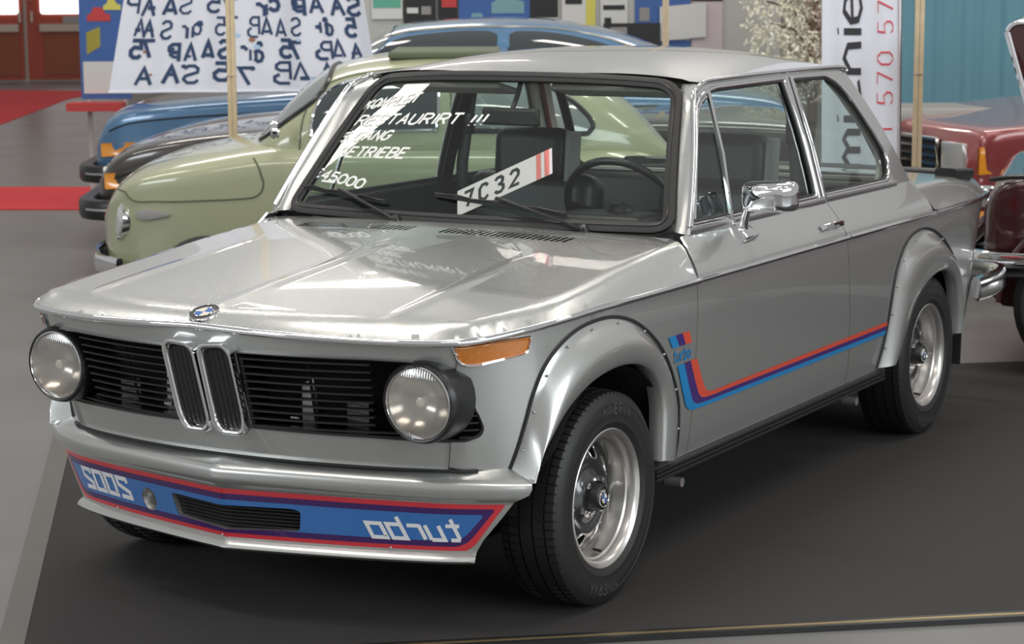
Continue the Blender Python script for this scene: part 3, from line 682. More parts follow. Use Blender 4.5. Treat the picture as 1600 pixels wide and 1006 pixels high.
# ---- indicators on the wing corners ----
for side in (-1, 1):
    I = round_poly([(.676, .770), (.700, .714), (.752, .708), (.905, .728), (.918, .772)], [.012, .02, .02, .012, .008], 4)
    I = [(a, b) for a, b in I]
    top = lambda a, b: (a, min(b, belt(U0 + a) - .011))
    I = [top(*p) for p in resample(I, .012)]
    cx = sum(p[0] for p in I) / len(I); cz = sum(p[1] for p in I) / len(I); n = len(I)
    sc = lambda k: [(side * (cx + (a - cx) * (1 - (1 - k) * .35)), cz + (b - cz) * k) for a, b in I]
    pr = [(1., -.004), (1., .008), (.93, .011), (.78, .009)]
    vs = []
    for k, off in pr: vs += [front(a, b, off) for a, b in sc(k)]
    bz_ = mesh('indicator_bezel', vs, [(j * n + i, j * n + (i + 1) % n, (j + 1) * n + (i + 1) % n, (j + 1) * n + i) for j in range(3) for i in range(n)], 'chrome', car, sharp=60)
    panel('indicator_lens', sc(.80), [], lambda v, z: front(v, z, .0085 + .0006 * math.sin(z * 1500)), .012, 'amber', bz_, solid=.002)
    for vv in (.694, .906): sphere_bits('lens_screw', [front(side * vv, .745, .012)], .0035, 'chrome', bz_)
# ---- greenhouse ----
DW = [(.628, .940), (.674, 1.008), (.855, 1.258), (.90, 1.284), (.96, 1.300), (1.03, 1.308), (1.555, 1.312), (1.565, .937)]
QW = [(1.628, .937), (1.620, 1.312), (1.90, 1.309), (1.99, 1.284), (2.06, 1.232), (2.19, 1.092), (2.243, 1.03), (2.25, .99), (2.228, .948), (2.19, .936)]
GO = [(.598, .912), (.655, 1.010), (.842, 1.268), (.89, 1.302), (.95, 1.320), (1.03, 1.3265), (2.05, 1.3265), (2.11, 1.305), (2.16, 1.25), (2.47, .912)]
dwr = round_poly(DW, [.02, 0, .02, .02, 0, .02, .012, .012], 4); qwr = round_poly(QW, [.012, .012, .02, .04, .04, .02, .02, .02, .02, .01], 4)
gs = lambda side, off=0.: (lambda x, z: (x, side * (w_green(x, z) + off), z))
for side in (-1, 1):
    sfn = panel('cabin_side', GO, [dwr, qwr], gs(side), .03, 'silver', car, flip=side > 0, solid=.003)
    # inner trim of the pillars
    panel('pillar_trim', [(1.56, .93), (1.56, 1.315), (1.625, 1.315), (1.63, .93)], [], gs(side, -.02), .05, 'black_plastic', car, solid=.004)
    panel('rear_pillar_trim', [(2.19, .93), (2.25, .985), (2.245, 1.035), (2.06, 1.235), (1.99, 1.288), (2.06, 1.32), (2.13, 1.29), (2.46, .93)], [], gs(side, -.03), .05, 'headliner', car, solid=.004)
    tube('pillar_reflection', [(x, side * (w_green(x, z) - .036), z) for x, z in [(2.275, .93), (2.285, 1.04), (2.10, 1.24), (2.03, 1.30)]], .009, 'red_reflection', car, 6)  # red reflection on the pale rear pillar, built as a coloured tube
    # chrome window frames
    for nm, w_, in (('window_frame', dwr), ('window_frame', qwr)):
        rp = resample(w_, .03); n = len(rp)
        tube(nm, [gs(side, .002)(*p) for p in rp], 1, 'chrome', car, 8, closed=True, flat=(.006, .007))
        cx = sum(p[0] for p in rp) / n; cz = sum(p[1] for p in rp) / n
        tube('window_seal', [gs(side, -.004)(cx + (a - cx) * .985, cz + (b - cz) * .965) for a, b in rp], .006, 'rubber', car, 6, closed=True)
    panel('door_glass', [(.905, .94), (.968, 1.303)] + [p for p in dwr if p[0] > .99], [], gs(side, -.008), .08, 'glass_side', car)
    panel('vent_glass', [(.64, .95), (.675, 1.005), (.852, 1.252), (.90, 1.278), (.955, 1.296), (.898, .945)], [], gs(side, -.004), .06, 'glass_side', car)
    panel('quarter_glass', qwr, [], gs(side, -.008), .08, 'glass_side', car)
    tube('vent_bar', [gs(side, .004)(.900, .935), gs(side, .006)(.936, 1.12), gs(side, .004)(.972, 1.306)], 1, 'chrome', car, 8, flat=(.006, .009), up=(1, 0, 0))
    tube('vent_rim', [gs(side, .003)(*p) for p in [(.655, .955), (.69, 1.015), (.85, 1.24), (.90, 1.27), (.95, 1.285)]], .006, 'chrome', car, 6)
    for xx in (1.572, 1.607): tube('pillar_bar', [gs(side, .006)(xx + (.008 if z < 1 else 0), z) for z in (.935, 1.1, 1.318)], 1, 'chrome', car, 8, flat=(.006, .010), up=(1, 0, 0))
    tube('pillar_cover', [gs(side, .001)(1.59, z) for z in (.938, 1.1, 1.31)], 1, 'rubber_gloss', car, 8, flat=(.005, .014), up=(1, 0, 0))
    # belt moulding under the windows and rain gutter
    for a, b in ((.600, 1.618), (1.632, 2.285)):
        tube('window_moulding', [(a + (b - a) * i / 16, side * (w_green(a + (b - a) * i / 16, .925) + .005), .922 + .004 * (1 - i / 16)) for i in range(17)], 1, 'moulding', car, 8, flat=(.005, .011))
    gut = [(x, side * (w_green(x, z) + .006), z + .002) for x, z in catmull([(.600, .935), (.655, 1.012), (.842, 1.270), (.89, 1.305), (.95, 1.323), (1.03, 1.330), (1.5, 1.333), (2.03, 1.330), (2.10, 1.314)], 6)]
    tube('rain_gutter', gut, .0075, 'chrome', car, 10)
    # A-pillar between screen and side
    A = []; B = []; C = []
    for i in range(17):
        t = i / 16; p = ws(side * 1.0, t); zq = lerp(.915, 1.322, t)
        x = interp([(.912, .598), (1.01, .655), (1.268, .842), (1.302, .89), (1.322, .96)], zq)
        A.append(p); B.append((x, side * w_green(x, zq), zq)); C.append(((p[0] + x) / 2 - .014, side * ((abs(p[1]) + w_green(x, zq)) / 2 + .004), (p[2] + zq) / 2 + .002))
    n = 17; fs = []
    for i in range(16):
        for j in range(2):
            q = (j * n + i, j * n + i + 1, (j + 1) * n + i + 1, (j + 1) * n + i); fs.append(q if side > 0 else q[::-1])
    mesh('front_pillar', A + C + B, fs, 'silver', car, sharp=80)
    strip('front_pillar_trim', [(p[0] + .03, p[1] * .97, p[2]) for p in A], [(p[0] + .03, p[1] * .955, p[2]) for p in B], 'headliner', car)
# roof skin down to the screens and gutters
rf = [ws(s, 1.0)[:2] for s in [i / 16 for i in range(0, 17)]]
rf = [(x + .004, y) for x, y in rf]
hl = rf + [(.93, .560), (.955, .580), (1.0, .5875), (1.5, .5885), (2.02, .5875), (2.08, .58), (2.115, .556)] + [(2.16 - .05 * s * s, .548 * s) for s in (.9, .75, .5, .25, 0)]
panel('roof', [(x, -y) for x, y in hl] + [(x, y) for x, y in reversed(hl[1:-1])], [], lambda x, y: (x, y, roof_z(x, y)), .03, 'silver', car, sharp=70)
panel('headlining', [(.93, -.52), (2.08, -.54), (2.08, .54), (.93, .52)], [], lambda x, y: (x, y, roof_z(x, y) - .035), .08, 'headliner', car)
# windscreen, seal, rear window
def loop_st(r0, n=10):
    return round_poly([(-1, 0), (1, 0), (1, 1), (-1, 1)], r0, n)
wl = resample([(a * 1.0, b) for a, b in round_poly([(-1, 0), (1, 0), (1, 1), (-1, 1)], [.09, .09, .13, .13], 6)], .06)
wsn = lambda s, t, off=0.: (ws(s, t)[0] - off * .75, ws(s, t)[1], ws(s, t)[2] + off * .66)
wglass = panel('windscreen', [(a * .985, .012 + b * .976) for a, b in wl], [], lambda s, t: wsn(s, t), .07, 'glass', car)
tube('screen_seal', [wsn(a * .982, .012 + b * .972, .004) for a, b in wl], 1, 'rubber', car, 8, closed=True, flat=(.019, .008), up=(-.75, 0, .66))
tube('seal_insert', [wsn(a * .975, .018 + b * .962, .012) for a, b in wl], .0022, 'rubber_gloss', car, 6, closed=True)
rl = resample(round_poly([(-1, 0), (1, 0), (1, 1), (-1, 1)], [.1, .1, .14, .14], 5), .08)
panel('rear_window', rl, [], rw, .08, 'glass', car)
tube('rear_window_seal', [rw(a, b) for a, b in rl], 1, 'rubber', car, 8, closed=True, flat=(.018, .009), up=(.7, 0, .7))
# handwriting on the screen (white marker)
def sl(txt, s0, t0, s1, t1, h, slant=.18):
    L = text_lines(txt, 0, 0, 1., .22, slant); wd = max(p[0] for q in L for p in q)
    # text runs from the car's right (s0) to the left (s1); s decreases
    out = []
    for q in L: out.append([(lerp(s0, s1, a / wd), lerp(t0, t1, a / wd) + b * h) for a, b in q])
    return out
for nm_, wr in (('marker_writing', sl('KOMPLET', .955, .755, .56, .805, .065, .25)), ('marker_writing', sl('RESTAURIRT', .93, .635, .20, .655, .072, .2)), ('marker_writing', sl('!!!', .15, .645, .045, .655, .072, .2)), ('marker_writing', sl('5 GANG', .975, .515, .60, .535, .062, .3)), ('marker_writing', sl('GETRIEBE', .905, .405, .43, .41, .068, .2)), ('marker_writing', sl('€45000', .985, .255, .60, .185, .062, .15) + [[(.90, .225), (.80, .218)]])):
    lettering(nm_, wr, lambda s, t: wsn(s, t, .0012), 'chalk', wglass, .014, .05)
# rear deck, tail
def deck_z(x, y):
    w = abs(y); e, n_, ub = edge_dist(x, w); e = max(e, 0)
    top = smooth_tab([(2.3, .918), (2.55, .912), (2.9, .905), (3.2, .885), (3.32, .86), (3.39, .82)], x) - .02 * (w / .75) ** 2
    ed = .806 + 1.3 * e - 1.5 * e * e if e < .3 else 1.1; k = .02
    h = clamp(.5 + .5 * (ed - top) / k); return lerp(ed, top, h) - k * h * (1 - h)
de = [(2.50, .0), (2.50, .60), (2.47, .70), (2.49, .735), (2.495, .788)]
for i in range(1, 40):
    u = 2.495 + (U1 - 2.495) * i / 39; x, w, nx, nw = plan(u); de.append((x - nx * .004, max(0, w - nw * .004)))
panel('boot_lid', [(x, -w) for x, w in de] + [(x, w) for x, w in reversed(de[1:-1])], [], lambda x, y: (x, y, deck_z(x, y)), .035, 'silver', car, flip=True)
vt = U1 - 3.285
panel('tail_panel', [(-vt, .33), (vt, .33), (vt, .80), (-vt, .80)], [], lambda v, z: (lambda p, q: (p[0], math.copysign(p[1], v), z))(body(U1 - abs(v), z), 0), .04, 'silver', car)
sp_ = [(3.02, .655), (3.10, .672), (3.20, .655), (3.28, .61), (3.33, .52), (3.35, .3), (3.355, 0)]
spp = catmull([(x, -w) for x, w in sp_] + [(x, w) for x, w in reversed(sp_[:-1])], 5)
rs = []
for i, (x, y) in enumerate(spp): rs.append((x - .01, y, .925))
tube('rear_spoiler', [(x - .02, y, deck_z(min(x - .02, 3.33), y) + .012) for x, y in spp], 1, 'black_plastic', car, 10, flat=(.05, .020))
bl = catmull([(2.95, -.80), (3.25, -.795), (3.42, -.72), (3.46, -.5), (3.47, 0), (3.46, .5), (3.42, .72), (3.25, .795), (2.95, .80)], 6)
tube('rear_bumper', [(x, y, .47) for x, y in bl], 1, 'chrome', car, 8, flat=(.02, .045))
for side in (-1, 1):
    lathe('tail_lamp', [(0, .06), (.02, .06), (.03, .05), (.032, 0)], 'decal_red', car, (3.37, side * .56, .66), (1, 0, 0), 24)
    prism('mud_flap', [(.60, .20), (.78, .20), (.785, .42), (.60, .42)], 2.84, 2.85, lambda a, b, d: (d, side * a, b), 'black_matte', car)
box('underbody', (-.36, -.55, .20), (3.2, .55, .36), 'black_matte', car, bevel=.03)
box('rear_underbody', (2.0, -.66, .28), (3.25, .66, .44), 'black_matte', car, bevel=.03)
# side stripes
SO = [(.317, .669), (.345, .632), (.375, .583), (.405, .525), (.437, .469), (.452, .452), (.478, .441), (.528, .4375), (.60, .437)]
SI = [(.445, .670), (.475, .621), (.499, .585), (.530, .535), (.560, .495), (.575, .483), (.592, .476), (.625, .473), (.68, .4725)]
so = catmull(SO, 4) + [(x, lerp(.437, .431, (x - .6) / 1.45)) for x in [.66 + i * .06 for i in range(24)]]; so = [p for p in so if p[0] < 2.044] + [(2.048, .431)]
n = len(so); sic = catmull(SI, 4) + [(x, .4735) for x in [.74 + i * .06 for i in range(23)]]; sic = [p for p in sic if p[0] < 2.04] + [(2.045, .474)]
def at2(c, t):
    k = t * (len(c) - 1); i = min(int(k), len(c) - 2); return [lerp(a, b, k - i) for a, b in zip(c[i], c[i + 1])]
def arcp(c):
    d = [0.]
    for a, b in zip(c, c[1:]): d.append(d[-1] + math.dist(a, b))
    return d
def at_arc(c, d, t):
    s = t * d[-1]; i = 0
    while i < len(d) - 2 and d[i + 1] < s: i += 1
    k = (s - d[i]) / (d[i + 1] - d[i]); return [lerp(a, b, k) for a, b in zip(c[i], c[i + 1])]
# pair the two edges by knots so that the corner lines up
KO = [so.index(min(so, key=lambda p: math.dist(p, q))) for q in (SO[0], SO[2], SO[4], SO[6], SO[8], (1.2, .434), (2.048, .431))]
KI = [sic.index(min(sic, key=lambda p: math.dist(p, q))) for q in (SI[0], SI[2], SI[4], SI[6], SI[8], (1.2, .4735), (2.045, .474))]
def edge_pts(c, K, m=10):
    out = []
    for a, b in zip(K, K[1:]):
        seg = c[a:b + 1]; d = arcp(seg)
        for k in range(m): out.append(at_arc(seg, d, k / m))
    out.append(list(c[K[-1]])); return out
EO, EI = edge_pts(so, KO), edge_pts(sic, KI)
for side in (-1, 1):
    g = bpy.data.objects.new('side_stripe', None); COL.objects.link(g); g.parent = car
    bf = bodyL(side, .0028)
    for k, m_ in enumerate(('side_blue', 'side_purple', 'side_red')):
        for rng in (range(0, 5), range(10, len(EO))):   # gap for the word
            a = [bf(*[lerp(p, q, k / 3) for p, q in zip(EO[i], EI[i])]) for i in rng]; b = [bf(*[lerp(p, q, (k + 1) / 3) for p, q in zip(EO[i], EI[i])]) for i in rng]
            strip(('stripe_blue', 'stripe_purple', 'stripe_red')[k], a, b, m_, g, flip=side > 0)
    def tm(a, b):   # lettering frame between the two stripe pieces (left side reads forward to rear)
        return bf(.352 + (a if side < 0 else .128 - a) + (.632 - b) * .45 * 0 + .0, b)
    L = text_lines('turbo', 0, 0, .036, .20, 0, .95)
    lettering('stripe_word', [[(a * .98, .594 + b + a * -.0) for a, b in q] for q in L], tm, 'side_blue', g, .0055)

# ---- wheels ----
def wheel(cx, side, steer=0.):
    w = bpy.data.objects.new('wheel', None); COL.objects.link(w); w.parent = car; sg = -side
    cs, sn = math.cos(steer), math.sin(steer)
    def F(p, q, a):   # p = viewer's right, q = up, a = outward from tyre centre plane
        dx, dy = sg * p, side * a
        return (cx + dx * cs - dy * sn, side * .6875 + dx * sn + dy * cs, .2866 + q)
    def rot(prof, name, m, seg=64, rfun=None, angs=None, sharp=35):
        angs = angs or [(2 * math.pi * k / seg, 0) for k in range(seg)]; n = len(prof); vs = []; fs = []
        for an, g in angs:
            for a, r in prof:
                rr = r - (.0045 if g and r > .2795 and abs(a) > .036 else 0.)
                vs.append(F(rr * math.sin(an), rr * math.cos(an), a))
        N = len(angs)
        for k in range(N):
            for i in range(n - 1): fs.append((k * n + i, k * n + i + 1, ((k + 1) % N) * n + i + 1, ((k + 1) % N) * n + i))
        return mesh(name, vs, fs, m, w, sharp=sharp, recalc=True)
    tp = [(-.080, .184), (-.088, .200), (-.0925, .232), (-.090, .258), (-.082, .274), (-.078, .2805), (-.060, .2845), (-.0565, .2848), (-.056, .279), (-.051, .279), (-.0505, .2855), (-.022, .2862), (-.0215, .280), (-.0165, .280), (-.016, .2864)]
    tp = tp + [(-a, r) for a, r in reversed(tp)]
    # outer wall gets a moulded rim line
    tp = tp[:-4] + [(.0895, .262), (.0915, .252), (.0905, .250), (.0930, .236), (.0925, .225), (.0895, .208), (.0905, .204), (.088, .198), (.080, .184)]
    angs = []
    for k in range(76):
        b = 2 * math.pi * k / 76; d = 2 * math.pi / 76
        angs += [(b, 0), (b + d * .80, 0), (b + d * .83, 1), (b + d * .97, 1)]
    rot(tp, 'tyre', 'tyre', angs=angs)
    rim = [(-.075, .182), (-.07, .172), (-.03, .160), (.0, .150), (.018, .150), (.030, .157), (.052, .159), (.056, .164), (.070, .167), (.078, .172), (.0815, .180), (.0835, .1835), (.082, .186), (.078, .185)]
    rot(rim, 'rim', 'rim_silver', 72)
    # dished centre with windows
    ap = lambda r: smooth_tab([(0, .036), (.045, .036), (.058, .030), (.070, .020), (.085, .023), (.098, .027), (.112, .022), (.13, .008), (.152, .004)], r)
    holes = []
    for k in range(8):
        a0 = 2 * math.pi * (k + .35) / 8; hw = .20
        P = [(.103, a0 - hw * .75), (.136, a0 - hw), (.139, a0), (.136, a0 + hw), (.103, a0 + hw * .75), (.100, a0)]
        holes.append(round_poly([(r * math.sin(t), r * math.cos(t)) for r, t in P], .008, 3))
    ol = [(.151 * math.sin(2 * math.pi * k / 60), .151 * math.cos(2 * math.pi * k / 60)) for k in range(60)]
    panel('wheel_disc', ol, holes, lambda p, q: F(p, q, ap(math.hypot(p, q))), .009, 'rim_dark', w, solid=.004, sharp=50)
    for h in holes: tube('window_edge', [F(p, q, ap(math.hypot(p, q)) + .001) for p, q in resample(h, .01)], .0028, 'rim_silver', w, 6, closed=True, up=(0, 1, 0))
    rot([(-.04, .0), (-.04, .15)], 'brake_drum', 'black_matte', 32)
    rot([(.03, .040), (.040, .038), (.066, .034), (.070, .031), (.071, .0)], 'hub_cap', 'black_plastic', 32)
    for k in range(4):
        t = 2 * math.pi * (k + .5) / 4; p0, q0 = .053 * math.sin(t), .053 * math.cos(t)
        ax = Vector(F(0, 0, 1)) - Vector(F(0, 0, 0))
        lathe('lug_nut', [(.028, .011), (.044, .0105), (.052, .008), (.055, 0)], 'chrome', w, F(p0, q0, 0), ax, 6, sharp=30)
    ax = Vector(F(0, 0, 1)) - Vector(F(0, 0, 0)); roundel(w, F(0, 0, .0715), ax, .024, up=(0, 0, 1))
    tube('valve', [F(.02, -.148, .03), F(.018, -.150, .055)], .004, 'rubber', w, 6)
    L = text_lines('MINERVA', 0, 0, .026, .35); wd = max(p[0] for s in L for p in s)
    lettering('tyre_letters', [[(a - wd / 2, b) for a, b in s] for s in L], lambda a, b: F((.226 + b) * math.sin(a / .238 + .15), (.226 + b) * math.cos(a / .238 + .15), .0938 - max(0, b - .012) * .08), 'tyre_letter', w, .0055)
    L = text_lines('MINERVA', 0, 0, .026, .35)
    lettering('tyre_letters', [[(a - wd / 2, b) for a, b in s] for s in L], lambda a, b: F((.226 + b) * math.sin(a / .238 + 3.3), (.226 + b) * math.cos(a / .238 + 3.3), .0938 - max(0, b - .012) * .08), 'tyre_letter', w, .0055)
wheel(0, -1, math.radians(-.9)); wheel(0, 1, math.radians(-.9)); wheel(2.5, -1); wheel(2.5, 1)
# ---- door mirror, handle, wipers ----
mb = box('mirror_base', (.885, -.772, .872), (.975, -.705, .908), 'chrome', car, bevel=.008, rot=Matrix.Rotation(math.radians(38), 3, 'X'))
tube('mirror_stalk', [(.93, -.738, .90), (.918, -.75, .935), (.905, -.765, .975), (.90, -.785, 1.0)], [.016, .012, .011, .012], 'chrome', mb, 10)
vs = []; fs = []; prof = [(.0, .55), (.012, .78), (.035, .92), (.062, 1.0), (.070, 1.0), (.070, .94), (.066, .93)]
sup = [(math.copysign(abs(math.cos(a)) ** .35, math.cos(a)), math.copysign(abs(math.sin(a)) ** .35, math.sin(a))) for a in [2 * math.pi * (k + .5) / 28 for k in range(28)]]
for dx, k in prof:
    for a, b in sup: vs.append((.872 + dx + a * .006, -.822 + a * .090 * k - .0 , 1.0 + b * .046 * (k * .9 + .1) + a * -.004))
n = 28
for j in range(len(prof) - 1):
    for i in range(n): fs.append((j * n + i, j * n + (i + 1) % n, (j + 1) * n + (i + 1) % n, (j + 1) * n + i))
fs.append(tuple(range(n))); fs.append(tuple(range((len(prof) - 1) * n, len(prof) * n)))
mesh('mirror_head', vs, fs, 'chrome', mb, sharp=50, recalc=True)
for side in (-1, 1):
    hb = lambda x, off: (lambda p: (p[0], side * (p[1] + off * .8), p[2] + off * .5))(body(x, .848))
    dh = tube('door_handle', [hb(1.455, .004), hb(1.47, .02), hb(1.52, .026), hb(1.58, .026), hb(1.608, .018), hb(1.615, .004)], 1, 'chrome', car, 8, flat=(.010, .007))
    tube('handle_cup', [hb(1.575, .006), hb(1.615, .006)], 1, 'chrome', dh, 8, flat=(.016, .008))
    lathe('door_lock', [(0, .010), (.006, .010), (.008, 0)], 'chrome', dh, hb(1.60, .0), (0, side, .4), 16)
def wiper(piv, elbow, b0, b1):
    P = lambda s, t, o: wsn(s, t, o)
    a = tube('wiper_arm', [P(piv[0], piv[1], .012), P(lerp(piv[0], elbow[0], .18), lerp(piv[1], elbow[1], .18), .026), P(lerp(piv[0], elbow[0], .6), lerp(piv[1], elbow[1], .6), .028), P(*elbow, .024)], 1, 'black_plastic', car, 8, flat=(.008, .004))
    lathe('wiper_cap', [(-.02, .014), (.012, .014), (.02, .009), (.021, 0)], 'black_plastic', a, P(piv[0], piv[1], .008), (-.6, 0, .8), 16)
    bl_ = [P(lerp(b0[0], b1[0], i / 10), lerp(b0[1], b1[1], i / 10), .010) for i in range(11)]
    tube('wiper_blade', bl_, 1, 'rubber', a, 6, flat=(.004, .007)); 
    for k0, k1 in ((.05, .35), (.65, .95), (.3, .7)):
        tube('blade_bridge', [P(lerp(b0[0], b1[0], k0), lerp(b0[1], b1[1], k0), .014), P(lerp(b0[0], b1[0], (k0 + k1) / 2), lerp(b0[1], b1[1], (k0 + k1) / 2), .026), P(lerp(b0[0], b1[0], k1), lerp(b0[1], b1[1], k1), .014)], .0028, 'black_plastic', a, 6)
wiper((.285, -.025), (.70, .145), (1.0, .165), (.40, .095)); wiper((-.63, -.025), (-.20, .145), (.14, .165), (-.54, .075))
# ---- interior ----
def soft(name, lo, hi, m, parent, bev, rot=None, pivot=None, sub=2):
    o = box(name, lo, hi, m, parent, 0., rot, pivot)
    bm = bmesh.new(); bm.from_mesh(o.data); bmesh.ops.bevel(bm, geom=bm.edges[:], offset=bev, segments=4, affect='EDGES', profile=.5); bm.to_mesh(o.data); bm.free()
    o.data.polygons.foreach_set('use_smooth', [True] * len(o.data.polygons)); return o
def ry(d): return Matrix.Rotation(math.radians(d), 3, 'Y')
for side in (-1, 1):
    y = side * .37
    st = soft('seat', (1.02, y - .25, .34), (1.56, y + .25, .52), 'leather', car, .06)
    bk = soft('seat_back', (1.50, y - .25, .42), (1.64, y + .25, .98), 'leather', st, .055, ry(12), (1.56, y, .45))
    soft('headrest', (1.60, y - .145, .93), (1.71, y + .145, 1.125), 'leather', st, .045, ry(6))
    soft('headrest_side', (1.605, y - .158, .94), (1.70, y - .143, 1.115), 'leather_grey', st, .006, ry(6))
    panel('door_card', [(.62, .34), (1.70, .34), (1.70, .925), (.62, .925)], [], lambda x, z: (x, side * .685, z), .2, 'leather', car, solid=.01)
    panel('quarter_card', [(1.70, .34), (2.5, .34), (2.5, .925), (1.70, .925)], [], lambda x, z: (x, side * .68, z), .2, 'leather', car, solid=.01)
    tube('seat_belt', [(1.62, side * .60, 1.26), (1.60, side * .63, 1.0), (1.58, side * .64, .5)], 1, 'leather', car, 6, flat=(.004, .024), up=(0, 1, 0))
    box('belt_anchor', (1.595, side * .61 - .02, 1.10), (1.625, side * .61 + .02, 1.17), 'black_plastic', car, bevel=.005)
soft('rear_seat', (2.02, -.62, .36), (2.40, .62, .60), 'leather', car, .06)
soft('rear_seat_back', (2.32, -.64, .45), (2.46, .64, .925), 'leather', car, .05, ry(14))
box('parcel_shelf', (2.40, -.62, .905), (2.62, .62, .92), 'leather', car)
box('shelf_edge', (2.385, -.63, .918), (2.40, .63, .930), 'headliner', car)
soft('dashboard', (.60, -.64, .70), (.86, .64, .905), 'leather', car, .05)
soft('instrument_hood', (.70, -.52, .86), (.90, -.20, .945), 'leather', car, .03)
box('cabin_floor', (.45, -.66, .30), (2.5, .66, .34), 'black_matte', car)
box('firewall', (.44, -.64, .34), (.56, .64, .895), 'black_matte', car)
# steering wheel
sw = bpy.data.objects.new('steering_wheel', None); COL.objects.link(sw); sw.parent = car
sc_ = Vector((.90, -.365, .935)); sn_ = Vector((.86, 0, .51)).normalized(); s1 = Vector((0, 1, 0)); s2 = sn_.cross(s1)
tube('wheel_rim', [sc_ + s1 * .19 * math.cos(2 * math.pi * k / 48) + s2 * .19 * math.sin(2 * math.pi * k / 48) for k in range(48)], .012, 'rubber_gloss', sw, 10, closed=True, up=sn_)
for an in (0.1, math.pi - .1, -math.pi / 2): tube('spoke', [sc_ - sn_ * .03, sc_ - sn_ * .015 + (s1 * math.cos(an) + s2 * math.sin(an)) * .10, sc_ + (s1 * math.cos(an) + s2 * math.sin(an)) * .185], 1, 'black_plastic', sw, 8, flat=(.014, .005), up=sn_)
lathe('horn_pad', [(-.03, .05), (0, .055), (.02, .045), (.025, 0)], 'black_plastic', sw, sc_ - sn_ * .03, sn_, 24)
tube('steering_column', [sc_ - sn_ * .03, sc_ - sn_ * .30], .03, 'black_plastic', sw, 10)
# inside mirror
im = soft('inside_mirror', (.80, -.125, 1.193), (.822, .085, 1.247), 'black_plastic', car, .009, Matrix.Rotation(math.radians(-6), 3, 'Z'))
tube('mirror_stem', [(.815, -.02, 1.235), (.86, -.015, 1.28), (.90, -.01, 1.335)], .008, 'black_plastic', im, 8)
for side in (-1, 1): soft('sun_visor', (.93, side * .29 - .2, 1.285), (1.06, side * .29 + .2, 1.305), 'headliner', car, .009, ry(12))
# ---- number card lying behind the screen (a thing of its own) ----
cc = Vector((.655, -.085, 1.035)); ca = math.radians(23.5); ex = Vector((0, -math.cos(ca), math.sin(ca))); nz = Vector((-.80, 0, .60)); nz = (nz - ex * nz.dot(ex)).normalized(); ey = nz.cross(ex); ey = ey if ey.z > 0 else -ey
card = bpy.data.objects.new('number_card', None); COL.objects.link(card); tag(card, 'white card reading 7C32 with two red bars, leaning behind the coupe windscreen', 'card')
card.location = cc; 
def cm(a, b, d=0.): return ex * a + ey * b + nz * d
mesh('card_sheet', [cm(a, b, d) for d in (-.0006, .0006) for a, b in ((-.178, -.046), (.178, -.046), (.178, .046), (-.178, .046))], [(0, 1, 2, 3), (7, 6, 5, 4), (0, 4, 5, 1), (1, 5, 6, 2), (2, 6, 7, 3), (3, 7, 4, 0)], 'paper', card, smooth=False)
for a in (.120, .150): mesh('card_bar', [cm(a, -.046, .001), cm(a + .018, -.046, .001), cm(a + .018, .046, .001), cm(a, .046, .001)], [(0, 1, 2, 3)], 'paper_red', card, smooth=False)
for i, ch in enumerate('7C32'):
    L = text_lines(ch, -.150 + i * .058, -.027, .054, 0, 0, 1.)
    lettering('card_character', L, lambda a, b: cm(a, b, .0012), 'ink', card, .011)

# =====================================================================
# the hall: floor, carpets, doors
# =====================================================================
def floor_mat(name, c0, c1, scale, r0, r1, bump=0.):
    m = bpy.data.materials.new(name); m.use_nodes = True; nt = m.node_tree; b = nt.nodes['Principled BSDF']
    tc = nt.nodes.new('ShaderNodeTexCoord'); n1 = nt.nodes.new('ShaderNodeTexNoise'); n1.inputs['Scale'].default_value = scale; n1.inputs['Detail'].default_value = 8
    cr = nt.nodes.new('ShaderNodeMix'); cr.data_type = 'RGBA'; cr.inputs[6].default_value = (*c0, 1); cr.inputs[7].default_value = (*c1, 1)
    mr = nt.nodes.new('ShaderNodeMapRange'); mr.inputs[3].default_value = r0; mr.inputs[4].default_value = r1
    nt.links.new(tc.outputs['Object'], n1.inputs['Vector']); nt.links.new(n1.outputs['Fac'], cr.inputs[0]); nt.links.new(cr.outputs[2], b.inputs['Base Color'])
    nt.links.new(n1.outputs['Fac'], mr.inputs[0]); nt.links.new(mr.outputs[0], b.inputs['Roughness'])
    if bump:
        bp = nt.nodes.new('ShaderNodeBump'); bp.inputs['Strength'].default_value = bump; bp.inputs['Distance'].default_value = .003
        nt.links.new(n1.outputs['Fac'], bp.inputs['Height']); nt.links.new(bp.outputs['Normal'], b.inputs['Normal'])
    MATS[name] = m
floor_mat('concrete', (.125, .125, .122), (.185, .185, .18), 1.4, .22, .42)
floor_mat('dark_carpet', (.014, .013, .013), (.042, .039, .038), 220, .85, .95, .5)
floor_mat('red_carpet', (.50, .018, .025), (.66, .03, .04), 60, .7, .85, .2)
floor_mat('tape', (.075, .070, .064), (.11, .105, .097), 12, .4, .6)
mat('brass', (.55, .42, .22), .35, .9)
def slab(name, poly, z0, z1, m, parent=None): return prism(name, poly, z0, z1, lambda a, b, d: (a, b, d), m, parent)
struct(slab('floor', [(-14, -14), (40, -14), (40, 40), (-14, 40)], -.10, -.012, 'concrete'))
e1 = Vector((.785, .62)).normalized(); e2 = Vector((e1.y, -e1.x)); c0 = Vector((-1.139, .262))
cp = lambda a, b: tuple(c0 + e1 * a + e2 * b)
carpet = slab('carpet', [cp(0, 0), cp(3.58, 0), cp(3.58, 6.5), cp(0, 6.5)], -.0119, 0, 'dark_carpet'); tag(carpet, 'dark grey felt carpet laid under the silver coupe', 'carpet')
tp_ = slab('edge_tape', [cp(-.02, -.055), cp(3.60, -.055), cp(3.60, .012), cp(-.02, .012)], -.011, .0012, 'tape', carpet)
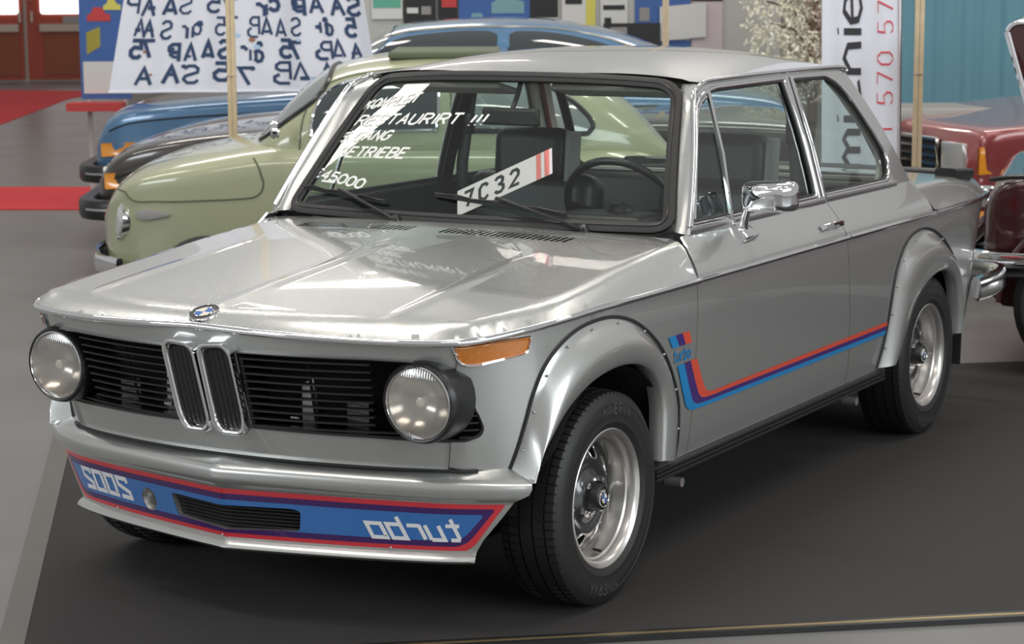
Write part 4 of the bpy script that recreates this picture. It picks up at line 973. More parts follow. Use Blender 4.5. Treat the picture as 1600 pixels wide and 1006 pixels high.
slab('edge_profile', [cp(-.045, -.03), cp(.004, -.03), cp(.004, 6.5), cp(-.045, 6.5)], -.0118, .003, 'rubber_gloss', carpet)
slab('brass_line', [cp(-.026, -.03), cp(-.016, -.03), cp(-.016, 6.5), cp(-.026, 6.5)], .0031, .0045, 'brass', carpet)
tag(slab('carpet_runner', [(6.3, 9.05), (7.55, 6.55), (8.87, 7.72), (7.6, 10.3)], -.0119, -.004, 'red_carpet'), 'red carpet runner crossing the concrete ahead of the parked cars', 'carpet')
tag(slab('carpet_runner', [(8.9, 11.0), (18.5, 17.2), (19.6, 17.7), (20.4, 18.3), (19.4, 22), (9.0, 13.5)], -.0119, -.004, 'red_carpet'), 'wide red carpet leading to the brown hall doors', 'carpet')
# brown double doors with bright panes, far end
mat('door_brown', (.26, .062, .022), .5, noise=.1, nscale=3)
mat('door_red', (.36, .05, .022), .45)
mat('pane_light', (1, 1, 1), .3, emit=((.95, .98, 1), 2.2))
mat('brushed', (.42, .36, .30), .4, .6)
dO = Vector((22.0, 21.3, 0)); dx_ = Vector((.72, -.95, 0)).normalized(); dn = Vector((-dx_.y * -1, dx_.x * -1, 0)); dn = Vector((-.797, -.604, 0))
DM = lambda a, b, d: dO + dx_ * a + Vector((0, 0, b)) + dn * d
def wallbox(name, a0, a1, b0, b1, d0, d1, m, parent=None): return prism(name, [(a0, b0), (a1, b0), (a1, b1), (a0, b1)], d0, d1, DM, m, parent)
struct(wallbox('wall_back', -8, 14, -.01, 5.5, -.5, -.2, 'brushed'))
for k, a0 in enumerate((-1.45, .18)):
    d = wallbox('door_%d' % (k + 1), a0, a0 + 1.56, .03, 3.0, -.2, -.1, 'door_red'); struct(d)
    wallbox('door_panel', a0 + .25, a0 + 1.5, .10, .80, -.1, -.08, 'door_brown', d)
    wallbox('push_bar', a0 + .2, a0 + 1.5, .80, .92, -.1, -.02, 'brushed', d)
    p = round_poly([(a0 + .22, 1.08), (a0 + 1.5, 1.08), (a0 + 1.5, 1.40), (a0 + .22, 1.40)], .05, 4)
    prism('door_pane', p, -.1, -.07, DM, 'pane_light', d)
    for j in range(2): wallbox('door_hinge', a0 + (.06 if k else 1.50), a0 + (.10 if k else 1.54), .95 + j * .35, 1.12 + j * .35, -.1, -.06, 'brushed', d)
wallbox('notice', .75, 1.10, .93, 1.04, -.1, -.085, 'leather_grey', bpy.data.objects['door_2'])
# =====================================================================
# parked cars behind
# =====================================================================
mat('olive', (.36, .38, .24), .28, 0, 1.); mat('olive_dark', (.10, .12, .07), .6)
mat('blue_paint', (.085, .20, .36), .25, .2, 1.); mat('umber_paint', (.055, .050, .045), .22, .3, 1.)
mat('maroon_paint', (.050, .010, .012), .25, .1, 1.); mat('red_paint', (.28, .055, .055), .28, .2, 1.)
mat('dark_glass', (.03, .04, .045), .06, 0, 1., spec=.8); mat('grey_glass', (.20, .23, .23), .06, 0, 1., spec=.8)
mat('old_lens', (.62, .62, .60), .15, .3, 1.)
class Loft:
    def __init__(s, hw, zs, zt, zb, n=2.4): s.t = (hw, zs, zt, zb); s.n = n
    def p(s, x, th):   # th 0..pi over the top; negative below the shoulder (0..-1), mirrored beyond pi
        hw, zs, zt, zb = (smooth_tab(q, x) for q in s.t)
        if th < 0: return (x, -hw * lerp(1, .93, (-th) ** 2), lerp(zs, zb, -th))
        if th > math.pi: k = th - math.pi; return (x, hw * lerp(1, .93, k ** 2), lerp(zs, zb, k))
        c, sn = math.cos(th), math.sin(th); e = 2 / s.n
        return (x, -hw * math.copysign(abs(c) ** e, c), zs + (zt - zs) * abs(sn) ** e)
    def shell(s, name, x0, x1, m, parent, nx=48, t0=-1., t1=math.pi + 1, nt=44):
        vs = []; fs = []
        for i in range(nx + 1):
            q = .5 - .5 * math.cos(math.pi * i / nx); x = lerp(x0, x1, lerp(i / nx, q, .6))
            for j in range(nt + 1): vs.append(s.p(x, lerp(t0, t1, j / nt)))
        for i in range(nx):
            for j in range(nt): a = i * (nt + 1) + j; fs.append((a, a + 1, a + nt + 2, a + nt + 1))
        n0 = len(vs)
        fs.append(tuple(range(nt, -1, -1))); fs.append(tuple(range(nx * (nt + 1), nx * (nt + 1) + nt + 1)))
        return mesh(name, vs, fs, m, parent, sharp=60)
    def patch(s, name, poly, m, parent, off=.006, sp=.06):
        def f(x, th):
            a = Vector(s.p(x, th)); h = .004; u = Vector(s.p(x + h, th)) - Vector(s.p(x - h, th)); v = Vector(s.p(x, th + h)) - Vector(s.p(x, th - h)); n = v.cross(u)
            n = n.normalized() if n.length > 1e-9 else Vector((0, 0, 1))
            c = Vector((x, 0, .6)); n = n if n.dot(a - c) > 0 else -n
            return a + n * off
        s.f = f
        return panel(name, poly, [], f, sp, m, parent)
    def line(s, name, pts, r, m, parent, off=.004, closed=False, n=5):
        s.patch_f = None
        def f(x, th):
            a = Vector(s.p(x, th)); c = Vector((x, 0, .6)); return a + (a - c).normalized() * off
        pp = catmull(pts, n, closed); return tube(name, [f(*q) for q in pp], r, m, parent, 6, closed=closed)
    def th_at(s, x, z):   # side angle for height z (near side)
        hw, zs, zt, zb = (smooth_tab(q, x) for q in s.t)
        if z <= zs: return -(zs - z) / (zs - zb)
        return math.asin(clamp((z - zs) / (zt - zs)) ** (s.n / 2))
def bg_wheel(root, x, y, r, m='rim_silver'):
    side = -1 if y < 0 else 1
    w = lathe('wheel', [(-.08, r * .62), (-.085, r * .9), (-.06, r), (.06, r), (.085, r * .9), (.08, r * .64), (.05, r * .6)], 'tyre', root, (x, y, r), (0, side, 0), 40)
    lathe('hub', [(.05, r * .62), (.06, r * .6), (.03, r * .5), (.05, r * .3), (.06, r * .1), (.06, 0)], m, w, (x, y, r), (0, side, 0), 32)
RDIR = math.atan2(-.8679, .4968)
# ---- small olive saloon next to the coupe ----
fi = thing('microcar', 'small rounded olive green two-door saloon parked behind the silver coupe', 'car', (3.17, 3.524, -.012), RDIR)
B = Loft([(0, .28), (.05, .42), (.15, .53), (.3, .585), (.6, .62), (1.5, .645), (2.3, .62), (2.7, .56), (2.9, .45), (2.97, .3)], [(0, .55), (.12, .68), (.25, .73), (.5, .76), (.8, .80), (1.5, .80), (2.3, .76), (2.97, .55)], [(0, .59), (.06, .70), (.14, .77), (.28, .83), (.5, .885), (.8, .935), (1.0, .95), (2.3, .95), (2.6, .86), (2.97, .58)], [(0, .42), (.08, .27), (.2, .22), (2.8, .25), (2.97, .4)], 2.5)
B.shell('body_shell', 0, 2.97, 'olive', fi)
Cb = Loft([(.70, .47), (.9, .56), (1.3, .60), (1.9, .59), (2.3, .55), (2.64, .40)], [(.7, .84), (2.7, .84)], [(.70, .87), (.76, .94), (.88, 1.09), (1.0, 1.20), (1.12, 1.26), (1.3, 1.295), (1.55, 1.31), (1.9, 1.30), (2.2, 1.22), (2.45, 1.07), (2.64, .87)], [(.7, .80), (2.7, .80)], 3.2)
Cb.shell('cabin', .70, 2.64, 'olive', fi, t0=-1, t1=math.pi + 1)
th = lambda x, z: Cb.th_at(x, z)
wsP = [(.745, .95), (.80, .62), (.90, .55), (1.01, .62), (1.07, .90), (1.075, 1.57), (1.07, math.pi - .9), (1.01, math.pi - .62), (.90, math.pi - .55), (.80, math.pi - .62), (.745, math.pi - .95), (.735, 1.57)]
Cb.patch('windscreen', catmull(wsP, 3, True), 'grey_glass', fi, .004, .05)
Cb.line('windscreen_seal', wsP, .011, 'rubber_gloss', fi, .004, True)
for sd in (0, 1):
    mir = (lambda P: [(x, math.pi - t) for x, t in P]) if sd else (lambda P: P)
    dwn = [(1.0, .17), (1.03, .55), (1.10, .72), (1.25, .80), (1.55, .80), (1.57, .60), (1.57, .17), (1.5, .13), (1.06, .13)]
    Cb.patch('door_window', catmull(mir(dwn), 3, True), 'dark_glass', fi, .004); Cb.line('window_frame', mir(dwn), .007, 'chrome', fi, .004, True)
    qn = [(1.68, .15), (1.66, .55), (1.70, .74), (1.85, .78), (2.02, .72), (2.16, .55), (2.26, .32), (2.26, .18), (2.18, .13), (1.75, .12)]
    Cb.patch('rear_side_window', catmull(mir(qn), 3, True), 'grey_glass', fi, .004); Cb.line('window_seal', mir(qn), .012, 'rubber_gloss', fi, .004, True)
    # door shut lines, bonnet cut line, belt crease
    Bt = lambda x, z: B.th_at(x, z)
    flip_ = (lambda t: math.pi - t) if sd else (lambda t: t)
    B.line('bonnet_cut', [(x, flip_(Bt(x, z))) for x, z in [(.10, .70), (.16, .67), (.3, .655), (.5, .66), (.70, .67), (.765, .69), (.785, .74), (.77, .80), (.74, .85)]], .004, 'olive_dark', fi, .001)
    B.line('door_cut', [(x, flip_(Bt(x, z))) for x, z in [(.93, .80), (.92, .6), (.95, .32), (1.2, .29), (1.6, .29), (1.63, .5), (1.63, .80)]], .004, 'olive_dark', fi, .001)
    Cb.line('door_cut', [(x, flip_(t)) for x, t in [(.93, -.9), (.955, .3), (1.02, .72), (1.1, .86), (1.4, .90), (1.6, .88), (1.63, .5), (1.63, -.9)]], .004, 'olive_dark', fi, .001)
    B.line('belt_trim', [(x, flip_(Bt(x, .70))) for x in (.95, 1.3, 1.7, 2.2, 2.6)], .008, 'olive', fi, .004)
    sy = 1 if sd else -1
    lathe('headlamp', [(-.02, .082), (.012, .084), (.02, .078), (.026, .06), (.03, 0)], 'old_lens', fi, (.115, sy * .465, .56), (-.93, sy * .35, .10), 32)
    lathe('headlamp_ring', [(-.02, .084), (.014, .092), (.022, .084), (.018, .078)], 'chrome', fi, (.115, sy * .465, .56), (-.93, sy * .35, .10), 32)
    # teardrop lamp on the wing
    bl_ = [(.19, .592), (.205, .612), (.24, .620), (.30, .612), (.355, .595), (.30, .580), (.24, .570), (.205, .575)]
    prism('wing_lamp', catmull([(x, z) for x, z in bl_], 3, True), -.01, .016, lambda a, b, d: (a, sy * (smooth_tab(B.t[0], a) + d - .002), b), 'leather_grey', fi, bevel=.004)
    for x in (.52, 2.42): bg_wheel(fi, x, sy * .56, .25)
    soft('seat', (1.35, sy * .28 - .19, .5), (1.5, sy * .28 + .19, 1.08), 'leather', fi, .05)
tube('front_bumper', [(.12, -.60, .36), (.0, -.45, .36), (-.06, -.2, .36), (-.07, 0, .36), (-.06, .2, .36), (0, .45, .36), (.12, .60, .36)], 1, 'chrome', fi, 8, flat=(.018, .04))
soft('canvas_roof', (1.34, -.36, 1.28), (1.85, .36, 1.314), 'olive_dark', fi, .012)
for yy in (-.22, .12): tube('wiper', [(.735, yy, .93), (.80, yy + .1, 1.0), (.85, yy + .25, 1.06)], .007, 'chrome', fi, 6)
lathe('wing_mirror', [(0, .04), (.02, .05), (.03, .045), (.032, 0)], 'chrome', fi, (.86, -.66, .98), (-1, 0, 0), 20)
# ---- dark open car, then the blue saloon behind it ----
def big_saloon(root, paint, cabin=True, L=4.4, roofz=1.39):
    ZT = [(0, .66), (.06, .80), (.2, .87), (.5, .915), (1.0, .955), (1.4, .985), (3.4, .98), (4.2, .92), (4.4, .80)] if cabin else [(0, .62), (.06, .72), (.2, .80), (.5, .865), (1.0, .91), (1.4, .94), (3.4, .92), (4.4, .8)]
    ZS = [(0, .60), (.08, .72), (.3, .80), (1.2, .86), (3, .86), (4.4, .80)] if cabin else [(0, .58), (.08, .66), (.3, .74), (1.2, .83), (3, .84), (4.4, .78)]
    Bd = Loft([(0, .66), (.06, .74), (.2, .80), (.6, .83), (2.2, .845), (3.8, .82), (4.3, .76), (4.4, .70)], ZS, ZT, [(0, .40), (.1, .26), (.3, .22), (4.2, .26), (4.4, .4)], 3.4)
    Bd.shell('body_shell', 0, L, paint, root)
    if cabin:
        Cc = Loft([(1.20, .66), (1.5, .70), (2.2, .70), (3.0, .69), (3.6, .62), (4.1, .5)], [(1.2, .90), (4.2, .90)], [(1.20, .92), (1.35, 1.03), (1.6, 1.22), (1.85, 1.34), (2.1, roofz - .015), (2.5, roofz), (2.9, roofz - .02), (3.3, 1.29), (3.7, 1.13), (4.1, .92)], [(1.2, .86), (4.2, .86)], 3.6)
        Cc.shell('cabin', 1.20, 4.1, paint, root)
        wp = [(1.29, .9), (1.5, .62), (1.75, .62), (1.83, .95), (1.85, 1.57), (1.83, math.pi - .95), (1.75, math.pi - .62), (1.5, math.pi - .62), (1.29, math.pi - .9), (1.27, 1.57)]
        Cc.patch('windscreen', catmull(wp, 3, True), 'grey_glass', root, .004)
        for sd in (0, 1):
            fl_ = (lambda t: math.pi - t) if sd else (lambda t: t)
            for nm, P in (('door_window', [(1.62, .12), (1.78, .62), (1.95, .80), (2.45, .83), (2.5, .5), (2.5, .12)]), ('rear_side_window', [(2.58, .12), (2.58, .5), (2.62, .82), (3.0, .78), (3.35, .55), (3.5, .2), (3.4, .12)])):
                Cc.patch(nm, catmull([(x, fl_(t)) for x, t in P], 3, True), 'dark_glass', root, .004)
            Cc.line('roof_gutter', [(x, fl_(t)) for x, t in [(1.5, .7), (1.85, .93), (2.5, .96), (3.1, .92), (3.6, .6)]], .008, 'chrome', root, .004)
    for sy in (-1, 1):
        for x in (.82, 3.35 if L > 4 else 2.95): bg_wheel(root, x, sy * .74, .30)
        prism('indicator', round_poly([(.02, .56), (.30, .585), (.31, .66), (.02, .645)], .012, 3), -.02, .014, lambda a, b, d: (a + .02, sy * (smooth_tab(Bd.t[0], a + .02) + d + .008), b), 'amber_far', root, bevel=.004)
        prism('headlamp', round_poly([(sy * .40, .56), (sy * .66, .56), (sy * .66, .67), (sy * .40, .67)], .015, 3), -.04, .03, lambda a, b, d: (.05 - d, a, b), 'old_lens', root, bevel=.006)
    for k in range(4): box('grille_bar', (-.01, -.36, .565 + k * .028), (.03, .36, .577 + k * .028), 'chrome', root)
    box('grille_back', (.01, -.38, .55), (.05, .38, .68), 'black_matte', root)
    bp = catmull([(.55, -.88, .46), (.10, -.86, .46), (-.06, -.70, .46), (-.09, -.3, .46), (-.10, 0, .46), (-.09, .3, .46), (-.06, .70, .46), (.10, .86, .46), (.55, .88, .46)], 5)
    bm_ = tube('front_bumper', bp, 1, 'black_plastic', root, 10, flat=(.045, .055)); tube('bumper_strip', [(x - .0, y * 1.035, .465) for x, y, z in bp], 1, 'chrome', bm_, 6, flat=(.03, .008))
    Bd.line('bonnet_cut', [(x, Bd.th_at(x, z - (0 if cabin else .1))) for x, z in [(.1, .72), (.5, .80), (1.0, .83), (1.3, .86)]], .005, 'black_matte', root, .002)
    Bd.line('side_trim', [(x, Bd.th_at(x, .60)) for x in (.4, 1.2, 2.2, 3.4, 4.2)], .012, 'black_plastic', root, .004)
    return Bd
dk = thing('open_car', 'dark brown open car with black bumper between the olive saloon and the blue car', 'car', (4.56, 4.64, -.012), RDIR); big_saloon(dk, 'umber_paint', False, 3.7)
for sy in (-1, 1): soft('seat_back', (2.1, sy * .38 - .24, .6), (2.25, sy * .38 + .24, 1.08), 'leather', dk, .06, ry(10))
tube('screen_frame', [(1.28, -.68, .97), (1.55, -.62, 1.17), (1.58, -.55, 1.19), (1.58, .55, 1.19), (1.55, .62, 1.17), (1.28, .68, .97)], .018, 'chrome', dk, 8)
bu = thing('blue_saloon', 'blue saloon with black bumper standing behind the handwritten cloth banner', 'car', (6.20, 6.05, -.012), RDIR); big_saloon(bu, 'blue_paint', True)
# ---- maroon car with its bonnet raised (right edge) ----
mr_ = thing('maroon_saloon', 'dark maroon car with raised bonnet beside the tail of the silver coupe', 'car', (4.494, -.371, .0005), RDIR - math.radians(15))
Bm = Loft([(0, .70), (.05, .77), (.2, .81), (4.2, .82), (4.4, .74)], [(0, .64), (.06, .74), (.3, .78), (4.4, .80)], [(0, .70), (.05, .80), (.2, .835), (1.3, .88), (4.4, .84)], [(0, .36), (.1, .28), (4.4, .3)], 5.)
Bm.shell('body_shell', 0, 4.4, 'maroon_paint', mr_)
hp = catmull([(.075, 1.405), (.10, 1.435), (.16, 1.442), (.34, 1.42)], 5) + [(.80, 1.30), (.62, .92), (.33, .845), (.235, .865)]
hd = prism('bonnet', hp, -.74, .74, lambda a, b, d: (a, d, b), 'maroon_paint', mr_, bevel=.008)
for sy in (-1, 1): tube('bonnet_edge', [(x - .004, sy * .742, z) for x, z in [(.238, .872), (.155, 1.14)] + hp[:14]], .011, 'chrome', hd, 6)
tube('bonnet_stay', [(.45, -.62, .84), (.50, -.60, 1.0)], .008, 'chrome', mr_, 6)
box('engine_bay', (.15, -.62, .80), (1.35, .62, .845), 'black_matte', mr_)
tube('wing_edge', [(.02, -.70, .80), (.10, -.79, .82), (.5, -.805, .835), (1.4, -.81, .85)], .010, 'rubber_gloss', mr_, 6)
tube('front_bumper', [(.6, -.86, .47), (.08, -.85, .47), (-.08, -.72, .47), (-.12, 0, .47), (-.08, .72, .47), (.08, .85, .47)], 1, 'chrome', mr_, 8, flat=(.03, .05))
for x in (.44, 3.1):
    for sy in (-1, 1): bg_wheel(mr_, x, sy * .775, .31)
    vs_ = [(x + .37 * math.cos(math.pi * k / 16), -.826, .31 + .37 * math.sin(math.pi * k / 16)) for k in range(17)]
    tube('arch_lip', vs_, .012, 'maroon_paint', mr_, 6)
Cm = Loft([(1.4, .66), (2.2, .68), (3.6, .62)], [(1.4, .86), (3.7, .86)], [(1.4, .88), (1.9, 1.30), (2.4, 1.38), (3.0, 1.34), (3.6, .9)], [(1.4, .8), (3.7, .8)], 3.6); Cm.shell('cabin', 1.4, 3.6, 'maroon_paint', mr_)
# ---- red car behind it ----
rdv = math.atan2(.25, .97)
rd = thing('red_estate', 'dusty red car with chrome grille and amber corner lamp behind the wooden pole', 'car', (7.077, 0.944, -.012), math.radians(-44))
Br = Loft([(0, .74), (.05, .80), (.3, .84), (4.2, .84), (4.4, .78)], [(0, .70), (.06, .765), (.3, .79), (4.4, .82)], [(0, .74), (.05, .81), (.3, .845), (1.3, .93), (4.4, .9)], [(0, .34), (.1, .28), (4.4, .3)], 5.); Br.shell('body_shell', .03, 4.4, 'red_paint', rd)
Cr_ = Loft([(1.3, .68), (2.2, .70), (4.2, .66)], [(1.3, .88), (4.3, .88)], [(1.3, .91), (1.9, 1.36), (2.4, 1.43), (3.8, 1.42), (4.2, .95)], [(1.3, .8), (4.3, .8)], 4.); Cr_.shell('cabin', 1.3, 4.2, 'red_paint', rd)
Cr_.patch('windscreen', [(1.38, .8), (1.85, .75), (1.9, 1.57), (1.85, math.pi - .75), (1.38, math.pi - .8)], 'dark_glass', rd, .004)
box('grille_back', (-.005, -.36, .56), (.03, .36, .735), 'black_matte', rd)
tube('grille_frame', [(-.012, y, z) for y, z in round_poly([(-.37, .555), (.37, .555), (.37, .74), (-.37, .74)], .02, 3)], .014, 'chrome', rd, 6, closed=True)
for k in range(3): box('grille_bar', (-.02, -.36, .595 + k * .045), (0, .36, .610 + k * .045), 'chrome', rd)
for sy in (-1, 1):
    prism('headlamp', round_poly([(sy * .39, .57), (sy * .64, .57), (sy * .64, .735), (sy * .39, .735)], .015, 3), -.03, .02, lambda a, b, d: (.02 - d, a, b), 'old_lens', rd, bevel=.006)
    prism('corner_lamp', [(.0, .575), (.30, .60), (.33, .725), (.0, .725)], -.03, .012, lambda a, b, d: (a + .03, sy * (smooth_tab(Br.t[0], a + .03) + d - .002), b), 'amber_far', rd, bevel=.004)
    for x in (.8, 3.4): bg_wheel(rd, x, sy * .76, .31)
tube('front_bumper', [(.5, -.90, .47), (.05, -.88, .47), (-.12, -.74, .47), (-.15, 0, .47), (-.12, .74, .47), (.05, .88, .47), (.5, .90, .47)], 1, 'chrome', rd, 8, flat=(.04, .06))
# =====================================================================
# banner, poles, flag, boards
# =====================================================================
mat('wood', (.62, .50, .33), .6, noise=.15, nscale=25); mat('cloth_white', (.74, .76, .84), .85, noise=.04, nscale=6); mat('cloth_ink', (.03, .06, .14), .8); mat('cloth_stain', (.35, .16, .10), .8); mat('cloth_blue', (.45, .62, .82), .85)
mat('flag_cloth', (.74, .75, .82), .8); mat('flag_ink', (.035, .035, .04), .7); mat('flag_red', (.70, .06, .09), .7); mat('curtain', (.17, .38, .47), .7, noise=.08, nscale=2)
def pole(name, x, y, z1, label, grp=None, joint=None):
    a = thing(name, label, 'pole', (x, y, -.012), RDIR)
    box('batten', (-.022, -.012, 0), (-.001, .012, z1), 'wood', a); box('batten', (.001, -.014, 0), (.022, .010, z1), 'wood', a)
    if joint: tube('wire_tie', [(.025 * math.cos(t), .018 * math.sin(t), joint) for t in [2 * math.pi * k / 16 for k in range(16)]], .003, 'galvanised', a, 6, closed=True)
    return a
pole('wooden_pole', 4.059, 3.48, 2.6, 'pale wooden pole in front of the handwritten cloth banner', joint=1.16)
pole('wooden_pole', 5.55, .36, 2.6, 'pale wooden pole in front of the dusty red car', joint=1.16)
pole('wooden_pole', 9.251, 3.548, 2.6, 'pale wooden pole standing before the white blank sheet')
# cloth banner with mirror-read brush lettering
bA, bB, bTA, bTB = Vector((5.482, 5.486, .955)), Vector((6.302, 4.056, .955)), Vector((5.80, 5.36, 2.5)), Vector((6.36, 4.38, 2.5))
def BM(a, b, d=0.):
    lo = bA.lerp(bB, a); hi = bTA.lerp(bTB, a); p = lo.lerp(hi, b); n = Vector((-.857, -.4916, 0))
    return p + n * (d + .02 * math.sin(a * 19) * (1 - b * .5) + .012 * math.sin(a * 43 + 2))
NX, NZ = 60, 12
bn = thing('cloth_banner', 'white cloth banner covered in dark blue brush lettering seen mirrored', 'banner', (0, 0, 0))
vs = [BM(i / NX, j / NZ) for i in range(NX + 1) for j in range(NZ + 1)] + [BM(i / NX, j / NZ, -.004) for i in range(NX + 1) for j in range(NZ + 1)]
fs = []
for o in (0, (NX + 1) * (NZ + 1)):
    for i in range(NX):
        for j in range(NZ): a = o + i * (NZ + 1) + j; fs.append((a, a + 1, a + NZ + 2, a + NZ + 1))
mesh('cloth_sheet', vs, fs, 'cloth_white', bn)
random.seed(7)
rows = [('SAAB år 75 SAAB', .305, .02, .98), ('75 år SAAB 75 år SAAB', .215, .0, 1.0), ('SAAB 75 år SAAB 75', .125, .05, 1.02), ('SAAB 75 SAA', .035, .10, .92)]
for ri, (txt, b0, a0, a1) in enumerate(rows):
    L = text_lines(txt, 0, 0, 1., .28); wd = max(p[0] for q in L for p in q); out = []
    for q in L:
        jx, jy = random.uniform(-.01, .01), random.uniform(-.012, .012)
        out.append([(a1 - (a / wd) * (a1 - a0) + jx, b0 + b * .066 + jy) for a, b in q])   # seen from the back: mirrored
    for q in out:
        if min(p[0] for p in q) < .02 or max(p[0] for p in q) > .985: continue
        lettering('brush_stroke', [q], lambda a, b: BM(a, b, .004), 'cloth_ink', bn, random.uniform(.009, .016), .03)
for k in range(10):
    a, b = random.uniform(.1, .95), random.uniform(.0, .36); r = random.uniform(.006, .016)
    mesh('paint_blot', [BM(a + r * math.cos(t), b + r * .7 * math.sin(t), .005) for t in [2 * math.pi * i / 10 for i in range(10)]], [tuple(range(10))], random.choice(['cloth_stain', 'cloth_ink', 'cloth_blue']), bn)
tube('banner_rope', [BM(i / 20, 0, .002) for i in range(21)], .008, 'cloth_white', bn, 6)
# vertical flag with black script, red numbers
fA, fB = Vector((3.985, .262, 0)), Vector((4.149, -.023, 0)); fdir = (fB - fA).normalized()
fl_ = thing('vertical_flag', 'tall white cloth flag with black script and red digits behind the coupe', 'flag', (0, 0, 0))
FM = lambda a, b, d=0.: fA + fdir * (a * .33 + (2.4 - b) * .012) + Vector((0, 0, b)) + Vector((-.857, -.4916, 0)) * (d + .012 * math.sin(a * 7 + b * 1.5) + .008 * math.sin(a * 17))
vs = [FM(i / 16, .45 + 2.1 * j / 30, d) for d in (0, -.003) for i in range(17) for j in range(31)]
mesh('flag_sheet', vs, [(o + i * 31 + j, o + i * 31 + j + 1, o + (i + 1) * 31 + j + 1, o + (i + 1) * 31 + j) for o in (0, 17 * 31) for i in range(16) for j in range(30)], 'flag_cloth', fl_)
cz = .80
for ch in 'michie':
    g = GL[ch]
    for q in g: lettering('flag_script', [[(.52 - py * .34, cz + px * .26) for px, py in q]], lambda a, b: FM(a, b, .004), 'flag_ink', fl_, .030, .02)
    cz += (max(p[0] for q in g for p in q) + .12) * .26
cz = .95
for ch in '1 570 57':
    if ch == ' ': cz += .05; continue
    for q in GL[ch]: lettering('flag_digit', [[(.93 - py * .20, cz + px * .085) for px, py in q]], lambda a, b: FM(a, b, .004), 'flag_red', fl_, .008, .02)
    cz += .085
tube('flag_pole', [FM(1.02, 0, .0), FM(1.02, 2.6, 0)], .012, 'galvanised', fl_, 8)
# teal curtain wall, grey roof box
ct = thing('teal_curtain', 'pleated teal curtain hanging behind the red car', 'curtain', (0, 0, 0)); cA, cB = Vector((13.0, 3.36, 0)), Vector((14.2, 1.26, 0)); cdir = (cB - cA).normalized(); cn = Vector((-.857, -.4916, 0))
prof_ = [(i / 160 * 2.42, .016 * math.sin(i * .31) + .008 * math.sin(i * .83 + 1)) for i in range(161)]
mesh('curtain_cloth', [cA + cdir * a + cn * d + Vector((0, 0, z)) for z in (.50, 3.2) for a, d in prof_], [(i, i + 1, 161 + i + 1, 161 + i) for i in range(160)], 'curtain', ct)
tube('curtain_rail', [cA + Vector((0, 0, 3.2)), cB + Vector((0, 0, 3.2))], .02, 'galvanised', ct, 8)
mat('box_grey', (.24, .23, .22), .45)
rb = thing('roof_box', 'long grey roof box with a white maker name below the teal curtain', 'roof box', (7.40, 1.50, -.012), RDIR)
soft('box_lid', (0, -.35, .60), (1.9, .35, .875), 'box_grey', rb, .07); soft('box_base', (.01, -.34, .38), (1.89, .34, .60), 'black_plastic', rb, .04)
for x in (.35, 1.5): box('stand_leg', (x, -.25, 0), (x + .06, .25, .39), 'black_plastic', rb)
L = text_lines('THULE', .37, .70, .055, .35, 0, 1.5); lettering('box_lettering', L, lambda a, b: (a, -.3535, b), 'decal_white', rb, .014)
# exhibition wall with posters, far centre
mat('wall_grey', (.50, .50, .47), .7); mat('poster_blue', (.05, .13, .38), .5); mat('poster_white', (.68, .68, .66), .6); mat('poster_green', (.12, .42, .30), .5); mat('poster_black', (.02, .02, .022), .5); mat('poster_red', (.55, .05, .05), .5); mat('poster_yellow', (.70, .62, .12), .5); mat('print_teal', (.20, .38, .42), .5); mat('poster_pink', (.62, .52, .55), .6)
wA, wB = Vector((9.186, 6.25, 0)), Vector((11.052, 2.997, 0)); wdir = (wB - wA).normalized(); wn = Vector((-.857, -.4916, 0))
WP = lambda a, b, d=0.: wA + wdir * a + Vector((0, 0, b)) + wn * d       # a metres along, b height
ew = prism('display_wall', [(-.3, -.012), (3.35, -.012), (3.35, 2.6), (-.3, 2.6)], -.1, 0, WP, 'wall_grey'); tag(ew, 'grey exhibition wall carrying posters behind the parked cars', 'display wall')
def poster(a0, a1, z0, z1, m, label, prints=(), d=.02, tilt=0., d0=.003):
    p = thing('poster', label, 'poster', tuple(WP(a0, z0))); o = Vector(p.location)
    prism('poster_sheet', [(a0, z0), (a1, z0 + tilt), (a1, z1 + tilt), (a0, z1)], d0, d, lambda a, b, q: WP(a, b, q) - o, m, p)
    for poly, pm in prints: prism('poster_print', [(lerp(a0, a1, u), lerp(z0, z1, v)) for u, v in poly], d, d + .004, lambda a, b, q: WP(a, b, q) - o, pm, p)
    return p
R4 = lambda u0, v0, u1, v1: [(u0, v0), (u1, v0), (u1, v1), (u0, v1)]
CARP = lambda u, v, s: [(u, v), (u + .42 * s, v), (u + .42 * s, v + .12 * s), (u + .33 * s, v + .14 * s), (u + .27 * s, v + .25 * s), (u + .12 * s, v + .25 * s), (u + .07 * s, v + .14 * s), (u, v + .11 * s)]
poster(0.207, 0.444, 1.32, 1.75, 'poster_white', 'green and white poster beside the black sign', [(R4(.05, .2, .95, .95), 'poster_green')])
poster(0.454, 0.701, 1.28, 1.8, 'poster_black', 'black sign with white lettering on the exhibition wall', [(R4(.1, .16, .45, .24), 'poster_white'), (R4(.55, .14, .85, .26), 'leather_grey')])
poster(0.716, 0.869, 1.28, 1.7, 'poster_black', 'dark poster with a red lorry front', [(R4(.2, .3, .95, .75), 'poster_red')])
poster(0.878, 1.421, 1.13, 1.8, 'poster_blue', 'blue poster with two old cars and a yellow note', [(CARP(.08, .12, .9), 'print_teal'), (CARP(.46, .34, 1.1), 'print_teal'), (R4(.60, .04, .94, .18), 'poster_yellow'), (CARP(.3, .66, .6), 'poster_red')])
poster(1.426, 1.638, 1.08, 1.8, 'poster_white', 'white poster with a dark photo strip', [(R4(.0, .34, 1, .75), 'poster_black')])
